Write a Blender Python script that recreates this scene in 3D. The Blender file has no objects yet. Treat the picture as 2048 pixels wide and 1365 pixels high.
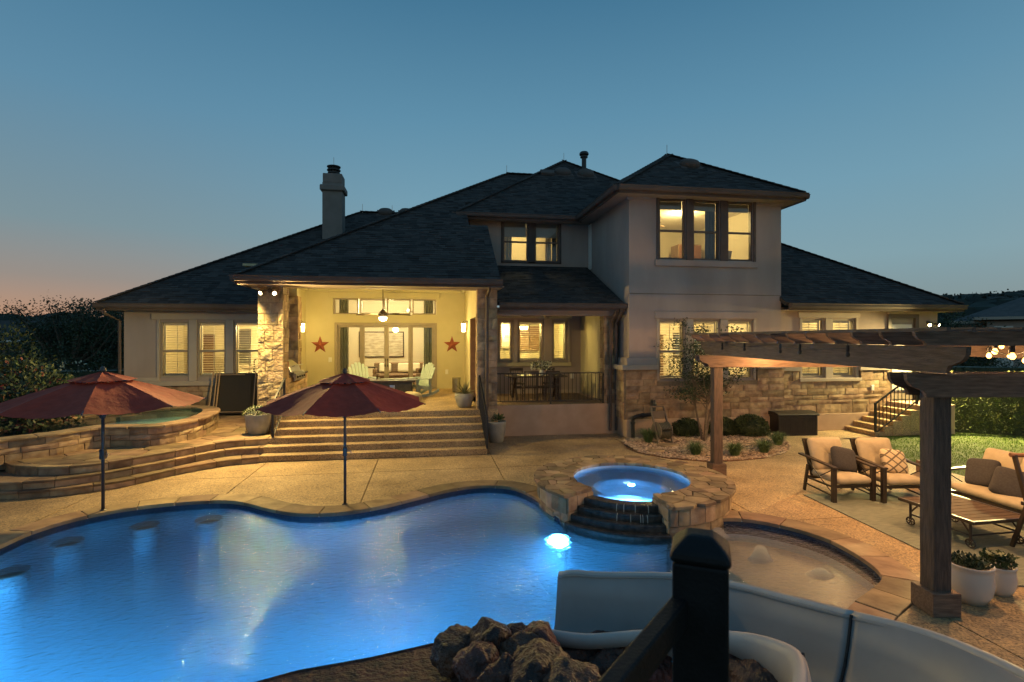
import bpy, bmesh, math, random
from mathutils import Vector, Matrix
random.seed(7)
R = random.random
def U(a, b): return a + (b - a) * random.random()
PI = math.pi
sc = bpy.context.scene
COL = sc.collection

# ---------------------------------------------------------------- camera
TH = math.atan(.16); S, C = math.sin(TH), math.cos(TH)
H = 2.87                                            # eye height above the pool deck
cam = bpy.data.cameras.new('camera'); camo = bpy.data.objects.new('camera', cam); COL.objects.link(camo)
camo.location = (0, 0, H); camo.rotation_euler = (PI / 2, 0, -TH)
cam.sensor_width = 36; cam.lens = 36 * 1050 / 2048; cam.shift_y = -6.5 / 2048
cam.clip_start = .05; cam.clip_end = 3000
cam.dof.use_dof = True; cam.dof.focus_distance = 10; cam.dof.aperture_fstop = 5.6
sc.camera = camo

# ---------------------------------------------------------------- sky (dusk, sun just set far to the left behind the house)
W = bpy.data.worlds.new('World'); sc.world = W; W.use_nodes = True
wn, wl = W.node_tree.nodes, W.node_tree.links; wn.clear()
tc = wn.new('ShaderNodeTexCoord'); sx = wn.new('ShaderNodeSeparateXYZ'); wl.new(tc.outputs['Generated'], sx.inputs[0])
def ramp(nodes, stops, interp='LINEAR'):
    r = nodes.new('ShaderNodeValToRGB'); e = r.color_ramp.elements; r.color_ramp.interpolation = interp
    e[0].position, e[0].color = stops[0][0], (*stops[0][1], 1)
    e[1].position, e[1].color = stops[-1][0], (*stops[-1][1], 1)
    for p, c in stops[1:-1]:
        n = e.new(p); n.color = (*c, 1)
    return r
rp = ramp(wn, [(0, (.19, .23, .225)), (.05, (.205, .265, .27)), (.13, (.198, .315, .36)), (.25, (.150, .295, .385)), (.38, (.100, .240, .350)), (.56, (.046, .150, .255)), (1, (.030, .100, .190))])
wl.new(sx.outputs['Z'], rp.inputs[0])
dt = wn.new('ShaderNodeVectorMath'); dt.operation = 'DOT_PRODUCT'; dt.inputs[1].default_value = (-.74, .67, 0)
wl.new(tc.outputs['Generated'], dt.inputs[0])
az = ramp(wn, [(.62, (0, 0, 0)), (1, (1, 1, 1))], 'EASE'); wl.new(dt.outputs['Value'], az.inputs[0])
el = ramp(wn, [(0, (.50, .25, .15)), (.04, (.42, .25, .165)), (.09, (.28, .24, .21)), (.17, (.18, .255, .285)), (.35, (.10, .225, .33)), (.5, (.055, .165, .275)), (1, (.03, .10, .19))]); wl.new(sx.outputs['Z'], el.inputs[0])
mx = wn.new('ShaderNodeMixRGB'); wl.new(az.outputs[0], mx.inputs[0]); wl.new(rp.outputs[0], mx.inputs[1]); wl.new(el.outputs[0], mx.inputs[2])
# sky away from the sunset: added brightness and pink tint to fill the facade
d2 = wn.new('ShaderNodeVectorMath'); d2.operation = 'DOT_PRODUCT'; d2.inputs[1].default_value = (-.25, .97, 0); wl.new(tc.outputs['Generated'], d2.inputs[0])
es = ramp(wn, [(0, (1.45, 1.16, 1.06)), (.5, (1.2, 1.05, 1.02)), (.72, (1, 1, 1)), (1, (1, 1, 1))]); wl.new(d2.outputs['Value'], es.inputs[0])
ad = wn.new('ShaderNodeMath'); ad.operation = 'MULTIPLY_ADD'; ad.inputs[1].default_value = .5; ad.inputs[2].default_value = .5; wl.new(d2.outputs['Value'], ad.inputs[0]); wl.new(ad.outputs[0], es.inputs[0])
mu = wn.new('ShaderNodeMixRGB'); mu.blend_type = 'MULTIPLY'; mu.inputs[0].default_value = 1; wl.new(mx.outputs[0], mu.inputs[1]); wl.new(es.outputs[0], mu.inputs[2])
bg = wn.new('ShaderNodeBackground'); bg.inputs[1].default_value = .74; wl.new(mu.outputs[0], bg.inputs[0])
wo = wn.new('ShaderNodeOutputWorld'); wl.new(bg.outputs[0], wo.inputs[0])
sc.view_settings.view_transform = 'Standard'; sc.view_settings.look = 'None'
sc.view_settings.exposure = .62; sc.view_settings.gamma = 1; sc.view_settings.use_curve_mapping = False
cy = sc.cycles; cy.use_denoising = True; cy.sample_clamp_indirect = 4; cy.max_bounces = 8; cy.diffuse_bounces = 3
cy.glossy_bounces = 3; cy.transparent_max_bounces = 12; cy.caustics_reflective = False; cy.caustics_refractive = True; cy.blur_glossy = 1.0

# ---------------------------------------------------------------- pixel -> world helpers (full-frame 2048 px units)
def ray(x, y):
    u = (x - 1024) / 1050; v = (676 - y) / 1050
    return Vector((S + u * C, C - u * S, v))
def G(x, y, z=0):
    d = ray(x, y); s = (z - H) / d.z; return Vector((d.x * s, d.y * s, z))
def PY(x, y, Y):
    d = ray(x, y); s = Y / d.y; return Vector((d.x * s, Y, H + d.z * s))
def UD(u, d, z=0): return Vector((d * S + u * C, d * C - u * S, z))

# ---------------------------------------------------------------- materials
def mat(name, c1, c2=None, scale=6, rough=.8, bump=0, bscale=30, rnd=0, isl=0, metal=0, emit=None, estr=0, detail=4, spec=None, stretch=None, bdist=.02, hue=0):
    m = bpy.data.materials.new(name); m.use_nodes = True
    n, l = m.node_tree.nodes, m.node_tree.links
    b = n['Principled BSDF']; b.inputs['Roughness'].default_value = rough; b.inputs['Metallic'].default_value = metal
    if spec is not None: b.inputs['Specular IOR Level'].default_value = spec
    t = n.new('ShaderNodeTexCoord'); vec = t.outputs['Object']
    if stretch:
        mp = n.new('ShaderNodeMapping'); mp.inputs['Scale'].default_value = stretch; l.new(vec, mp.inputs[0]); vec = mp.outputs[0]
    out = None
    if c2 is None: c2 = tuple(min(1, x * 1.25) for x in c1)
    nz = n.new('ShaderNodeTexNoise'); nz.inputs['Scale'].default_value = scale; nz.inputs['Detail'].default_value = detail; l.new(vec, nz.inputs['Vector'])
    r = ramp(n, [(.33, c1), (.67, c2)]); l.new(nz.outputs['Fac'], r.inputs[0]); out = r.outputs[0]
    if rnd or isl:
        hs = n.new('ShaderNodeHueSaturation'); l.new(out, hs.inputs['Color'])
        src = n.new('ShaderNodeObjectInfo').outputs['Random'] if rnd else n.new('ShaderNodeNewGeometry').outputs['Random Per Island']
        a = rnd or isl
        mr = n.new('ShaderNodeMapRange'); mr.inputs['To Min'].default_value = 1 - a; mr.inputs['To Max'].default_value = 1 + a
        l.new(src, mr.inputs[0]); l.new(mr.outputs[0], hs.inputs['Value'])
        if hue:
            w = n.new('ShaderNodeTexWhiteNoise'); w.noise_dimensions = '1D'; l.new(src, w.inputs['W'])
            m2 = n.new('ShaderNodeMapRange'); m2.inputs['To Min'].default_value = .5 - hue; m2.inputs['To Max'].default_value = .5 + hue
            l.new(w.outputs['Value'], m2.inputs[0]); l.new(m2.outputs[0], hs.inputs['Hue'])
        out = hs.outputs[0]
    l.new(out, b.inputs['Base Color'])
    if bump:
        bz = n.new('ShaderNodeTexNoise'); bz.inputs['Scale'].default_value = bscale; bz.inputs['Detail'].default_value = 5; l.new(vec, bz.inputs['Vector'])
        bp = n.new('ShaderNodeBump'); bp.inputs['Strength'].default_value = bump; bp.inputs['Distance'].default_value = bdist
        l.new(bz.outputs['Fac'], bp.inputs['Height']); l.new(bp.outputs[0], b.inputs['Normal'])
    if emit:
        b.inputs['Emission Color'].default_value = (*emit, 1); b.inputs['Emission Strength'].default_value = estr
    return m
def water(name, tint, rough, scale, strength, stretch=(1, 1, 1), blur=.25, clear=.35):
    """rippled water: Fresnel reflection over a mix of clear and softly blurred refraction"""
    m = bpy.data.materials.new(name); m.use_nodes = True
    n, l = m.node_tree.nodes, m.node_tree.links; n.clear()
    t = n.new('ShaderNodeTexCoord'); mp = n.new('ShaderNodeMapping'); mp.inputs['Scale'].default_value = stretch; l.new(t.outputs['Object'], mp.inputs[0])
    nz = n.new('ShaderNodeTexNoise'); nz.inputs['Scale'].default_value = scale; nz.inputs['Detail'].default_value = 4; nz.inputs['Distortion'].default_value = .6; l.new(mp.outputs[0], nz.inputs['Vector'])
    bp = n.new('ShaderNodeBump'); bp.inputs['Strength'].default_value = strength; bp.inputs['Distance'].default_value = .05; l.new(nz.outputs['Fac'], bp.inputs['Height'])
    fr = n.new('ShaderNodeFresnel'); fr.inputs['IOR'].default_value = 1.33; l.new(bp.outputs[0], fr.inputs['Normal'])
    gl = n.new('ShaderNodeBsdfGlossy'); gl.inputs['Roughness'].default_value = rough; l.new(bp.outputs[0], gl.inputs['Normal'])
    tr = n.new('ShaderNodeBsdfTransparent'); tr.inputs[0].default_value = (*tint, 1)
    rf = n.new('ShaderNodeBsdfRefraction'); rf.inputs['Color'].default_value = (*tint, 1); rf.inputs['IOR'].default_value = 1.33; rf.inputs['Roughness'].default_value = blur; l.new(bp.outputs[0], rf.inputs['Normal'])
    m2 = n.new('ShaderNodeMixShader'); m2.inputs[0].default_value = 1 - clear; l.new(tr.outputs[0], m2.inputs[1]); l.new(rf.outputs[0], m2.inputs[2])
    mx = n.new('ShaderNodeMixShader'); l.new(fr.outputs[0], mx.inputs[0]); l.new(m2.outputs[0], mx.inputs[1]); l.new(gl.outputs[0], mx.inputs[2])
    o = n.new('ShaderNodeOutputMaterial'); l.new(mx.outputs[0], o.inputs[0])
    return m
def aggregate(name, c1, c2, c3):
    m = mat(name, c1, c2, 1.2, .75, .5, 160, bdist=.01); n, l = m.node_tree.nodes, m.node_tree.links
    b = n['Principled BSDF']; old = b.inputs['Base Color'].links[0].from_socket
    v = n.new('ShaderNodeTexVoronoi'); v.inputs['Scale'].default_value = 55; t = [x for x in n if x.type == 'TEX_COORD'][0]
    l.new(t.outputs['Object'], v.inputs['Vector'])
    sp = n.new('ShaderNodeSeparateColor'); l.new(v.outputs['Color'], sp.inputs[0])
    r = ramp(n, [(0, (.45, .45, .45)), (.5, (.9, .9, .9)), (.8, (1.1, 1.08, 1.0)), (1, c3)]); l.new(sp.outputs[0], r.inputs[0])
    st = n.new('ShaderNodeTexNoise'); st.inputs['Scale'].default_value = .55; st.inputs['Detail'].default_value = 7; st.inputs['Roughness'].default_value = .65; l.new(t.outputs['Object'], st.inputs['Vector'])
    sr = ramp(n, [(.34, (.70, .68, .66)), (.5, (1, 1, 1)), (.7, (1.06, 1.05, 1.03))]); l.new(st.outputs['Fac'], sr.inputs[0])
    ms = n.new('ShaderNodeMixRGB'); ms.blend_type = 'MULTIPLY'; ms.inputs[0].default_value = 1; l.new(old, ms.inputs[1]); l.new(sr.outputs[0], ms.inputs[2]); old = ms.outputs[0]
    mm = n.new('ShaderNodeMixRGB'); mm.blend_type = 'MULTIPLY'; mm.inputs[0].default_value = 1; l.new(old, mm.inputs[1]); l.new(r.outputs[0], mm.inputs[2]); l.new(mm.outputs[0], b.inputs['Base Color'])
    return m
MT = dict(
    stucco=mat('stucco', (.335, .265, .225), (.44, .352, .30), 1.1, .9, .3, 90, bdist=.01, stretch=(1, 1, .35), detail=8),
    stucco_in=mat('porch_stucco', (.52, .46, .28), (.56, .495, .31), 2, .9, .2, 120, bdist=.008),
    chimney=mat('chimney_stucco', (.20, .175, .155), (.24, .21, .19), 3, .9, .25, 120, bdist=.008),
    greyroof=mat('grey_roof', (.075, .072, .07), (.11, .105, .10), 3, .95),
    trim=mat('trim_paint', (.40, .33, .26), (.43, .36, .29), 3, .7),
    bronze=mat('bronze_frame', (.10, .075, .06), (.12, .09, .07), 5, .45),
    tanframe=mat('tan_frame', (.30, .25, .19), (.34, .28, .21), 5, .5),
    gutter=mat('gutter_paint', (.10, .075, .063), (.125, .095, .08), 3, .75, spec=.25),
    soffit=mat('soffit', (.30, .24, .19), (.34, .275, .22), 3, .8),
    shingle=mat('roof_shingle', (.032, .028, .026), (.060, .053, .048), 40, .95, .6, 200, isl=.48, bdist=.006),
    stone=mat('limestone', (.23, .145, .085), (.43, .305, .185), 5, .85, .8, 14, rnd=.30, bdist=.012, hue=.012),
    stonerough=mat('split_limestone', (.30, .22, .13), (.50, .39, .24), 7, .9, 1, 16, rnd=.25, bdist=.05, hue=.01),
    mortar=mat('mortar', (.20, .15, .10), (.25, .19, .13), 20, .95, .4, 60),
    flag=mat('flagstone', (.17, .105, .058), (.33, .225, .125), 3, .75, .55, 9, rnd=.42, bdist=.02, hue=.015),
    grout=mat('grout', (.17, .125, .085), (.22, .165, .11), 20, .95),
    deck=aggregate('exposed_aggregate', (.345, .235, .125), (.48, .34, .19), (1.35, 1.3, 1.1)),
    jointbase=mat('joint_soil', (.06, .045, .03), (.08, .06, .04), 10, .95),
    riser=mat('riser_concrete', (.33, .25, .16), (.40, .30, .19), 8, .85, .3, 120),
    concrete=mat('foundation', (.42, .29, .20), (.48, .34, .24), 3, .9, .3, 60),
    inwall=mat('interior_wall', (.66, .60, .46), (.70, .64, .50), 1, .8),
    inwhite=mat('interior_white', (.78, .74, .66), (.82, .78, .70), 2, .6),
    infloor=mat('interior_floor', (.28, .18, .10), (.36, .24, .14), 4, .5, stretch=(1, 8, 1)),
    shutter=mat('shutter_slat', (.72, .68, .58), (.76, .72, .62), 3, .6),
    black=mat('black_iron', (.012, .012, .013), (.02, .02, .021), 20, .45, .1, 80),
    blackpaint=mat('black_paint', (.007, .007, .008), (.013, .013, .015), 12, .55, .3, 160, bdist=.004, spec=.22),
    canvas=mat('red_canvas', (.29, .036, .017), (.37, .050, .025), 8, .85, .5, 9, bdist=.03),
    polemetal=mat('dark_pole', (.03, .032, .04), (.04, .042, .05), 8, .35),
    cedar=mat('weathered_wood', (.075, .052, .042), (.15, .105, .082), 5, .75, .55, 22, rnd=.2, stretch=(9, 1, 9), bdist=.012),
    cedarx=mat('cedar', (.10, .06, .042), (.20, .125, .085), 5, .75, .5, 22, rnd=.25, stretch=(1, 9, 9), bdist=.012),
    cedarz=mat('cedar_post', (.065, .043, .034), (.13, .085, .065), 5, .75, .6, 22, stretch=(9, 9, 1), bdist=.012),
    darkwood=mat('dark_wood', (.035, .022, .016), (.06, .038, .026), 6, .55, .3, 30, stretch=(1, 6, 1)),
    frame=mat('espresso_metal', (.028, .019, .014), (.04, .028, .02), 10, .4),
    cushion=mat('tan_cushion', (.36, .295, .195), (.42, .345, .235), 6, .9, .35, 14, bdist=.02),
    greypillow=mat('charcoal_fabric', (.034, .031, .033), (.048, .044, .046), 40, .95, .4, 150, bdist=.004),
    rug=mat('woven_rug', (.15, .165, .125), (.25, .255, .19), 5, .95, .3, 120, stretch=(1.2, 9, 1)),
    slate_top=mat('slat_tabletop', (.075, .050, .036), (.11, .072, .05), 9, .85, stretch=(1, 6, 1), spec=.15),
    ceramic=mat('white_ceramic', (.58, .52, .46), (.64, .58, .52), 3, .25),
    glazegrey=mat('grey_planter', (.23, .225, .20), (.30, .29, .26), 6, .6, .3, 18),
    soil=mat('soil', (.03, .02, .014), (.06, .04, .028), 40, .95, .6, 80),
    rock=mat('boulder', (.026, .015, .013), (.17, .066, .042), 6, .5, 1, 22, rnd=.35, bdist=.06, hue=.015, detail=8),
    gravel=mat('river_gravel', (.30, .20, .13), (.48, .36, .25), 6, .85, 0, 30, isl=.5, hue=.01),
    slide=mat('slide_gelcoat', (.28, .255, .245), (.37, .34, .325), 1.3, .5, .10, 7, detail=9, spec=.3),
    sliderim=mat('slide_rim', (.44, .40, .375), (.50, .455, .425), 3, .55, .1, 8),
    plaster=mat('pool_plaster', (.42, .58, .68), (.50, .66, .76), 2.5, .8, .3, 10),
    shelfp=mat('shelf_plaster', (.58, .53, .43), (.68, .62, .52), 3, .8, .3, 10),
    tile=mat('waterline_tile', (.018, .03, .06), (.035, .05, .09), 25, .25),
    wettile=mat('wet_slate', (.025, .022, .02), (.07, .055, .042), 12, .18, .4, 30),
    leaf=mat('leaf_green', (.035, .06, .018), (.07, .10, .03), 3, .7, isl=.5, hue=.03),
    leafdark=mat('leaf_dark', (.022, .038, .014), (.045, .065, .024), 3, .6, isl=.5, hue=.03),
    leafred=mat('leaf_red', (.095, .022, .018), (.14, .04, .026), 3, .7, isl=.5, hue=.03),
    leafhedge=mat('hedge_leaf', (.06, .085, .022), (.13, .15, .045), 3, .65, isl=.5, hue=.03),
    boxw=mat('boxwood_leaf', (.035, .05, .016), (.06, .08, .026), 5, .7, isl=.5, hue=.02),
    blade=mat('grass_blade', (.06, .10, .03), (.11, .16, .05), 5, .7, isl=.4, hue=.02),
    agave=mat('agave_leaf', (.13, .15, .07), (.20, .21, .10), 5, .6, isl=.3),
    lawn=mat('lawn_grass', (.11, .20, .025), (.17, .27, .04), 3, .85, isl=.4),
    lawnsoil=mat('lawn_ground', (.05, .075, .018), (.075, .10, .025), 6, .95),
    bark=mat('bark', (.10, .07, .05), (.19, .135, .095), 12, .85, .6, 30, stretch=(4, 4, 1)),
    flowerw=mat('white_flower', (.65, .65, .5), (.75, .75, .55), 5, .8, isl=.2),
    flowerr=mat('red_flower', (.55, .03, .06), (.65, .06, .10), 5, .7, isl=.3),
    star=mat('rusty_star', (.24, .055, .03), (.32, .085, .045), 9, .65, .3, 40),
    steel=mat('stainless', (.42, .41, .39), (.48, .47, .45), 6, .28, metal=1),
    mint=mat('mint_paint', (.34, .42, .40), (.38, .46, .44), 6, .6),
    firebox=mat('fire_table', (.03, .026, .022), (.05, .042, .035), 8, .5),
    resin=mat('resin_box', (.022, .017, .014), (.032, .025, .02), 8, .5),
    curtain=mat('grey_curtain', (.22, .22, .19), (.28, .28, .24), 4, .9),
    curtainblue=mat('blue_curtain', (.05, .07, .11), (.08, .10, .15), 4, .9),
    curtainlight=mat('cream_curtain', (.60, .55, .42), (.66, .60, .46), 4, .9),
    leather=mat('leather', (.16, .07, .035), (.22, .10, .05), 8, .5),
    couch=mat('couch_fabric', (.17, .11, .07), (.22, .145, .09), 8, .8),
    pillow=mat('cream_pillow', (.70, .66, .55), (.76, .72, .60), 8, .9),
    door=mat('front_door', (.15, .05, .025), (.21, .075, .035), 8, .45, stretch=(8, 1, 1)),
    hill=mat('hill_ground', (.018, .026, .022), (.03, .04, .03), .05, .95),
    treefar=mat('far_tree', (.012, .020, .016), (.024, .034, .024), .4, .95, isl=.5),
    pouf=mat('woven_pouf', (.50, .42, .28), (.60, .52, .36), 40, .95, .6, 60),
    reel=mat('hose_reel_tan', (.15, .115, .085), (.19, .15, .11), 5, .5),
    hose=mat('hose_green', (.10, .09, .06), (.13, .12, .08), 5, .5),
    white=mat('white_plastic', (.70, .68, .62), (.74, .72, .66), 5, .4),
    mesh=mat('fence_mesh', (.022, .017, .013), (.03, .024, .019), 60, .8),
    tanpole=mat('tan_pole', (.33, .22, .13), (.38, .26, .16), 9, .5),
    shade=mat('roller_shade', (.33, .31, .27), (.36, .34, .30), 4, .9),
    tray=mat('tray_ceiling', (.62, .55, .38), (.66, .58, .40), 1, .8),
    bedding=mat('bedding', (.55, .48, .40), (.62, .55, .46), 9, .9, .3, 20),
    casing=mat('brown_casing', (.17, .085, .045), (.22, .115, .06), 8, .6),
    walnut=mat('walnut_cabinet', (.16, .095, .055), (.22, .135, .08), 6, .5),
    bulb=mat('bulb_glow', (.9, .7, .4), emit=(1, .46, .11), estr=4.5),
    lampglow=mat('lamp_glow', (.9, .8, .6), emit=(1, .74, .33), estr=12),
    floodglow=mat('flood_glow', (.9, .8, .6), emit=(1, .80, .42), estr=25),
    poolglow=mat('pool_lamp', (.9, .95, 1), emit=(.55, .85, 1), estr=1.6),
    jet=mat('bubbling_water', (.62, .58, .48), (.72, .68, .58), 9, .6, .5, 30),
)
def glass(name):
    m = bpy.data.materials.new(name); m.use_nodes = True
    n, l = m.node_tree.nodes, m.node_tree.links; n.clear()
    fr = n.new('ShaderNodeFresnel'); fr.inputs[0].default_value = 1.45
    gl = n.new('ShaderNodeBsdfGlossy'); gl.inputs['Roughness'].default_value = .02
    tr = n.new('ShaderNodeBsdfTransparent'); tr.inputs[0].default_value = (.94, .95, .93, 1)
    mx = n.new('ShaderNodeMixShader'); l.new(fr.outputs[0], mx.inputs[0]); l.new(tr.outputs[0], mx.inputs[1]); l.new(gl.outputs[0], mx.inputs[2])
    o = n.new('ShaderNodeOutputMaterial'); l.new(mx.outputs[0], o.inputs[0]); return m
MT['glass'] = glass('window_glass')
vm = bpy.data.materials.new('aerated_water'); vm.use_nodes = True; vn = vm.node_tree.nodes; vn.clear(); vp = vn.new('ShaderNodeVolumePrincipled'); vp.inputs['Color'].default_value = (.95, .93, .88, 1); vp.inputs['Density'].default_value = 9
vo = vn.new('ShaderNodeOutputMaterial'); vm.node_tree.links.new(vp.outputs[0], vo.inputs['Volume']); MT['mist'] = vm
vm = bpy.data.materials.new('hazy_water'); vm.use_nodes = True; vn = vm.node_tree.nodes; vn.clear(); vp = vn.new('ShaderNodeVolumePrincipled'); vp.inputs['Color'].default_value = (.55, .80, 1, 1); vp.inputs['Density'].default_value = .28; vp.inputs['Anisotropy'].default_value = .3
vo = vn.new('ShaderNodeOutputMaterial'); vm.node_tree.links.new(vp.outputs[0], vo.inputs['Volume']); MT['hazywater'] = vm
jm = MT['jet'].node_tree; jt = jm.nodes.new('ShaderNodeBsdfTransparent'); jx = jm.nodes.new('ShaderNodeMixShader'); jx.inputs[0].default_value = .42
jo = [q for q in jm.nodes if q.type == 'OUTPUT_MATERIAL'][0]; jm.links.new(jt.outputs[0], jx.inputs[1]); jm.links.new(jm.nodes['Principled BSDF'].outputs[0], jx.inputs[2]); jm.links.new(jx.outputs[0], jo.inputs[0])
MT['water'] = water('pool_water', (.70, .93, 1), .05, 10, .46, (1, 1.6, 1), .18, .30)
MT['spawater'] = water('spa_water', (.85, .95, 1), .05, 4, .12, blur=.05, clear=.5)
MT['pondwater'] = water('pond_water', (.72, .95, .86), .03, 2, .05, blur=.1, clear=.85)
MT['shelfwater'] = water('shallow_water', (.93, .95, .93), .28, 12, .6, (1, 1.5, 1), .2, .8)

# ---------------------------------------------------------------- mesh builder
class MB:
    def __init__(s): s.v = []; s.f = []
    def add(s, vs, fs):
        o = len(s.v); s.v += [tuple(v) for v in vs]; s.f += [tuple(i + o for i in f) for f in fs]; return s
    def box(s, x0, y0, z0, x1, y1, z1):
        return s.add([(x0, y0, z0), (x1, y0, z0), (x1, y1, z0), (x0, y1, z0), (x0, y0, z1), (x1, y0, z1), (x1, y1, z1), (x0, y1, z1)],
                     [(0, 3, 2, 1), (4, 5, 6, 7), (0, 1, 5, 4), (1, 2, 6, 5), (2, 3, 7, 6), (3, 0, 4, 7)])
    def cb(s, c, sx, sy, sz): return s.box(c[0] - sx / 2, c[1] - sy / 2, c[2] - sz / 2, c[0] + sx / 2, c[1] + sy / 2, c[2] + sz / 2)
    def bar(s, p, q, w, h, up=(0, 0, 1)):
        p, q = Vector(p), Vector(q); d = (q - p).normalized(); u = Vector(up)
        a = d.cross(u)
        if a.length < 1e-4: a = d.cross(Vector((1, 0, 0)))
        a.normalize(); b = a.cross(d).normalized(); a = a * w / 2; b = b * h / 2
        return s.add([p - a - b, p + a - b, p + a + b, p - a + b, q - a - b, q + a - b, q + a + b, q - a + b],
                     [(0, 3, 2, 1), (4, 5, 6, 7), (0, 1, 5, 4), (1, 2, 6, 5), (2, 3, 7, 6), (3, 0, 4, 7)])
    def tube(s, pts, r, n=8, closed=False):
        pts = [Vector(p) for p in pts]; m = len(pts); rs = r if isinstance(r, (list, tuple)) else [r] * m
        vs = []; fs = []
        for i, p in enumerate(pts):
            d = (pts[(i + 1) % m] - pts[i - 1]) if closed else (pts[min(i + 1, m - 1)] - pts[max(i - 1, 0)])
            d.normalize(); a = d.cross(Vector((0, 0, 1)))
            if a.length < .05: a = d.cross(Vector((0, 1, 0)))
            a.normalize(); b = a.cross(d)
            for k in range(n):
                t = 2 * PI * k / n; vs.append(p + (a * math.cos(t) + b * math.sin(t)) * rs[i])
        for i in range(m if closed else m - 1):
            j = (i + 1) % m
            for k in range(n): fs.append((i * n + k, i * n + (k + 1) % n, j * n + (k + 1) % n, j * n + k))
        if not closed: fs += [tuple(range(n))[::-1], tuple((m - 1) * n + k for k in range(n))]
        return s.add(vs, fs)
    def lathe(s, prof, n=24, c=(0, 0, 0), cap=True):
        vs = []; fs = []
        for r, z in prof:
            for k in range(n):
                t = 2 * PI * k / n; vs.append((c[0] + r * math.cos(t), c[1] + r * math.sin(t), c[2] + z))
        for i in range(len(prof) - 1):
            for k in range(n): fs.append((i * n + k, i * n + (k + 1) % n, (i + 1) * n + (k + 1) % n, (i + 1) * n + k))
        if cap: fs += [tuple(range(n))[::-1], tuple((len(prof) - 1) * n + k for k in range(n))]
        return s.add(vs, fs)
    def ext(s, poly, vec):
        vec = Vector(vec); n = len(poly); vs = [Vector(p) for p in poly]; vs += [p + vec for p in vs]
        return s.add(vs, [tuple(range(n))[::-1], tuple(range(n, 2 * n))] + [(i, (i + 1) % n, (i + 1) % n + n, i + n) for i in range(n)])
    def prism(s, poly, z0, z1): return s.ext([(p[0], p[1], z0) for p in poly], (0, 0, z1 - z0))
    def build(s, name, m, parent=None, bevel=0, smooth=False, loc=None, rot=None, seg=1, kind=None, sub=0):
        me = bpy.data.meshes.new(name); me.from_pydata(s.v, [], s.f)
        bm = bmesh.new(); bm.from_mesh(me); bmesh.ops.recalc_face_normals(bm, faces=bm.faces)
        if bevel: bmesh.ops.bevel(bm, geom=[e for e in bm.edges if e.calc_face_angle(0) > .5], offset=bevel, segments=seg, affect='EDGES', profile=.5)
        bm.to_mesh(me); bm.free()
        if smooth:
            for p in me.polygons: p.use_smooth = True
        o = bpy.data.objects.new(name, me); COL.objects.link(o); me.materials.append(MT[m] if isinstance(m, str) else m)
        if sub:
            md = o.modifiers.new('sub', 'SUBSURF'); md.levels = md.render_levels = sub
        if parent is not None: o.parent = parent
        if loc is not None: o.location = loc
        if rot is not None: o.rotation_euler = rot
        if kind: o['kind'] = kind
        return o
def raw(name, vs, fs, m, parent=None, kind=None, smooth=False):
    me = bpy.data.meshes.new(name); me.from_pydata(vs, [], fs); me.materials.append(MT[m])
    if smooth:
        for p in me.polygons: p.use_smooth = True
    o = bpy.data.objects.new(name, me); COL.objects.link(o)
    if parent is not None: o.parent = parent
    if kind: o['kind'] = kind
    return o
def tag(o, label, cat, group=None):
    o['label'] = label; o['category'] = cat
    if group: o['group'] = group
    return o
def thing(name, label, cat, loc=(0, 0, 0), rz=0, group=None):
    o = bpy.data.objects.new(name, None); COL.objects.link(o); o.location = loc; o.rotation_euler = (0, 0, rz); o.empty_display_size = .1
    return tag(o, label, cat, group)
def copy_tree(o, parent=None):
    c = o.copy(); COL.objects.link(c); c.parent = parent
    for ch in list(o.children): copy_tree(ch, c)
    return c
def dup(o, loc, rz=None, label=None):
    c = copy_tree(o); c.location = loc
    if rz is not None: c.rotation_euler.z = rz
    if label: c['label'] = label
    return c
def lamp(name, kind, loc, power, col, radius=.1, parent=None, target=None, angle=None, blend=.5):
    l = bpy.data.lights.new(name, kind); l.energy = power; l.color = col; l.shadow_soft_size = radius
    o = bpy.data.objects.new(name, l); COL.objects.link(o); o.location = loc
    if target is not None: o.rotation_euler = (Vector(target) - Vector(loc)).to_track_quat('-Z', 'Y').to_euler()
    if angle: l.spot_size = angle; l.spot_blend = blend
    if parent is not None:
        o.parent = parent; o.matrix_parent_inverse = Matrix.Identity(4); o.location = Vector(loc) - parent.location
    return o
def cr(pts, closed=False, k=6):                      # Catmull-Rom
    pts = [Vector(p) for p in pts]; n = len(pts); out = []
    for i in range(n if closed else n - 1):
        g = (lambda j: pts[j % n]) if closed else (lambda j: pts[max(0, min(n - 1, j))])
        a, b, c, d = g(i - 1), g(i), g(i + 1), g(i + 2)
        for q in range(k):
            t = q / k; out.append(.5 * ((2 * b) + (c - a) * t + (2 * a - 5 * b + 4 * c - d) * t * t + (3 * b - a - 3 * c + d) * t ** 3))
    if not closed: out.append(pts[-1])
    return out
def offset(pts, d, closed=True):
    n = len(pts); out = []
    for i in range(n):
        a = pts[i - 1] if closed or i else pts[0]; b = pts[(i + 1) % n] if closed or i < n - 1 else pts[-1]
        t = Vector((b[0] - a[0], b[1] - a[1])).normalized(); out.append(Vector((pts[i][0] + t.y * d, pts[i][1] - t.x * d)))
    return out
def clip_half(poly, p, n):                            # keep the side where (x-p).n <= 0
    out = []; m = len(poly)
    for i in range(m):
        a, b = poly[i], poly[(i + 1) % m]; da = (a[0] - p[0]) * n[0] + (a[1] - p[1]) * n[1]; db = (b[0] - p[0]) * n[0] + (b[1] - p[1]) * n[1]
        if da <= 0: out.append(a)
        if da * db < 0:
            t = da / (da - db); out.append((a[0] + (b[0] - a[0]) * t, a[1] + (b[1] - a[1]) * t))
    return out
def area(p): return .5 * sum(p[i][0] * p[(i + 1) % len(p)][1] - p[(i + 1) % len(p)][0] * p[i][1] for i in range(len(p)))
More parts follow.
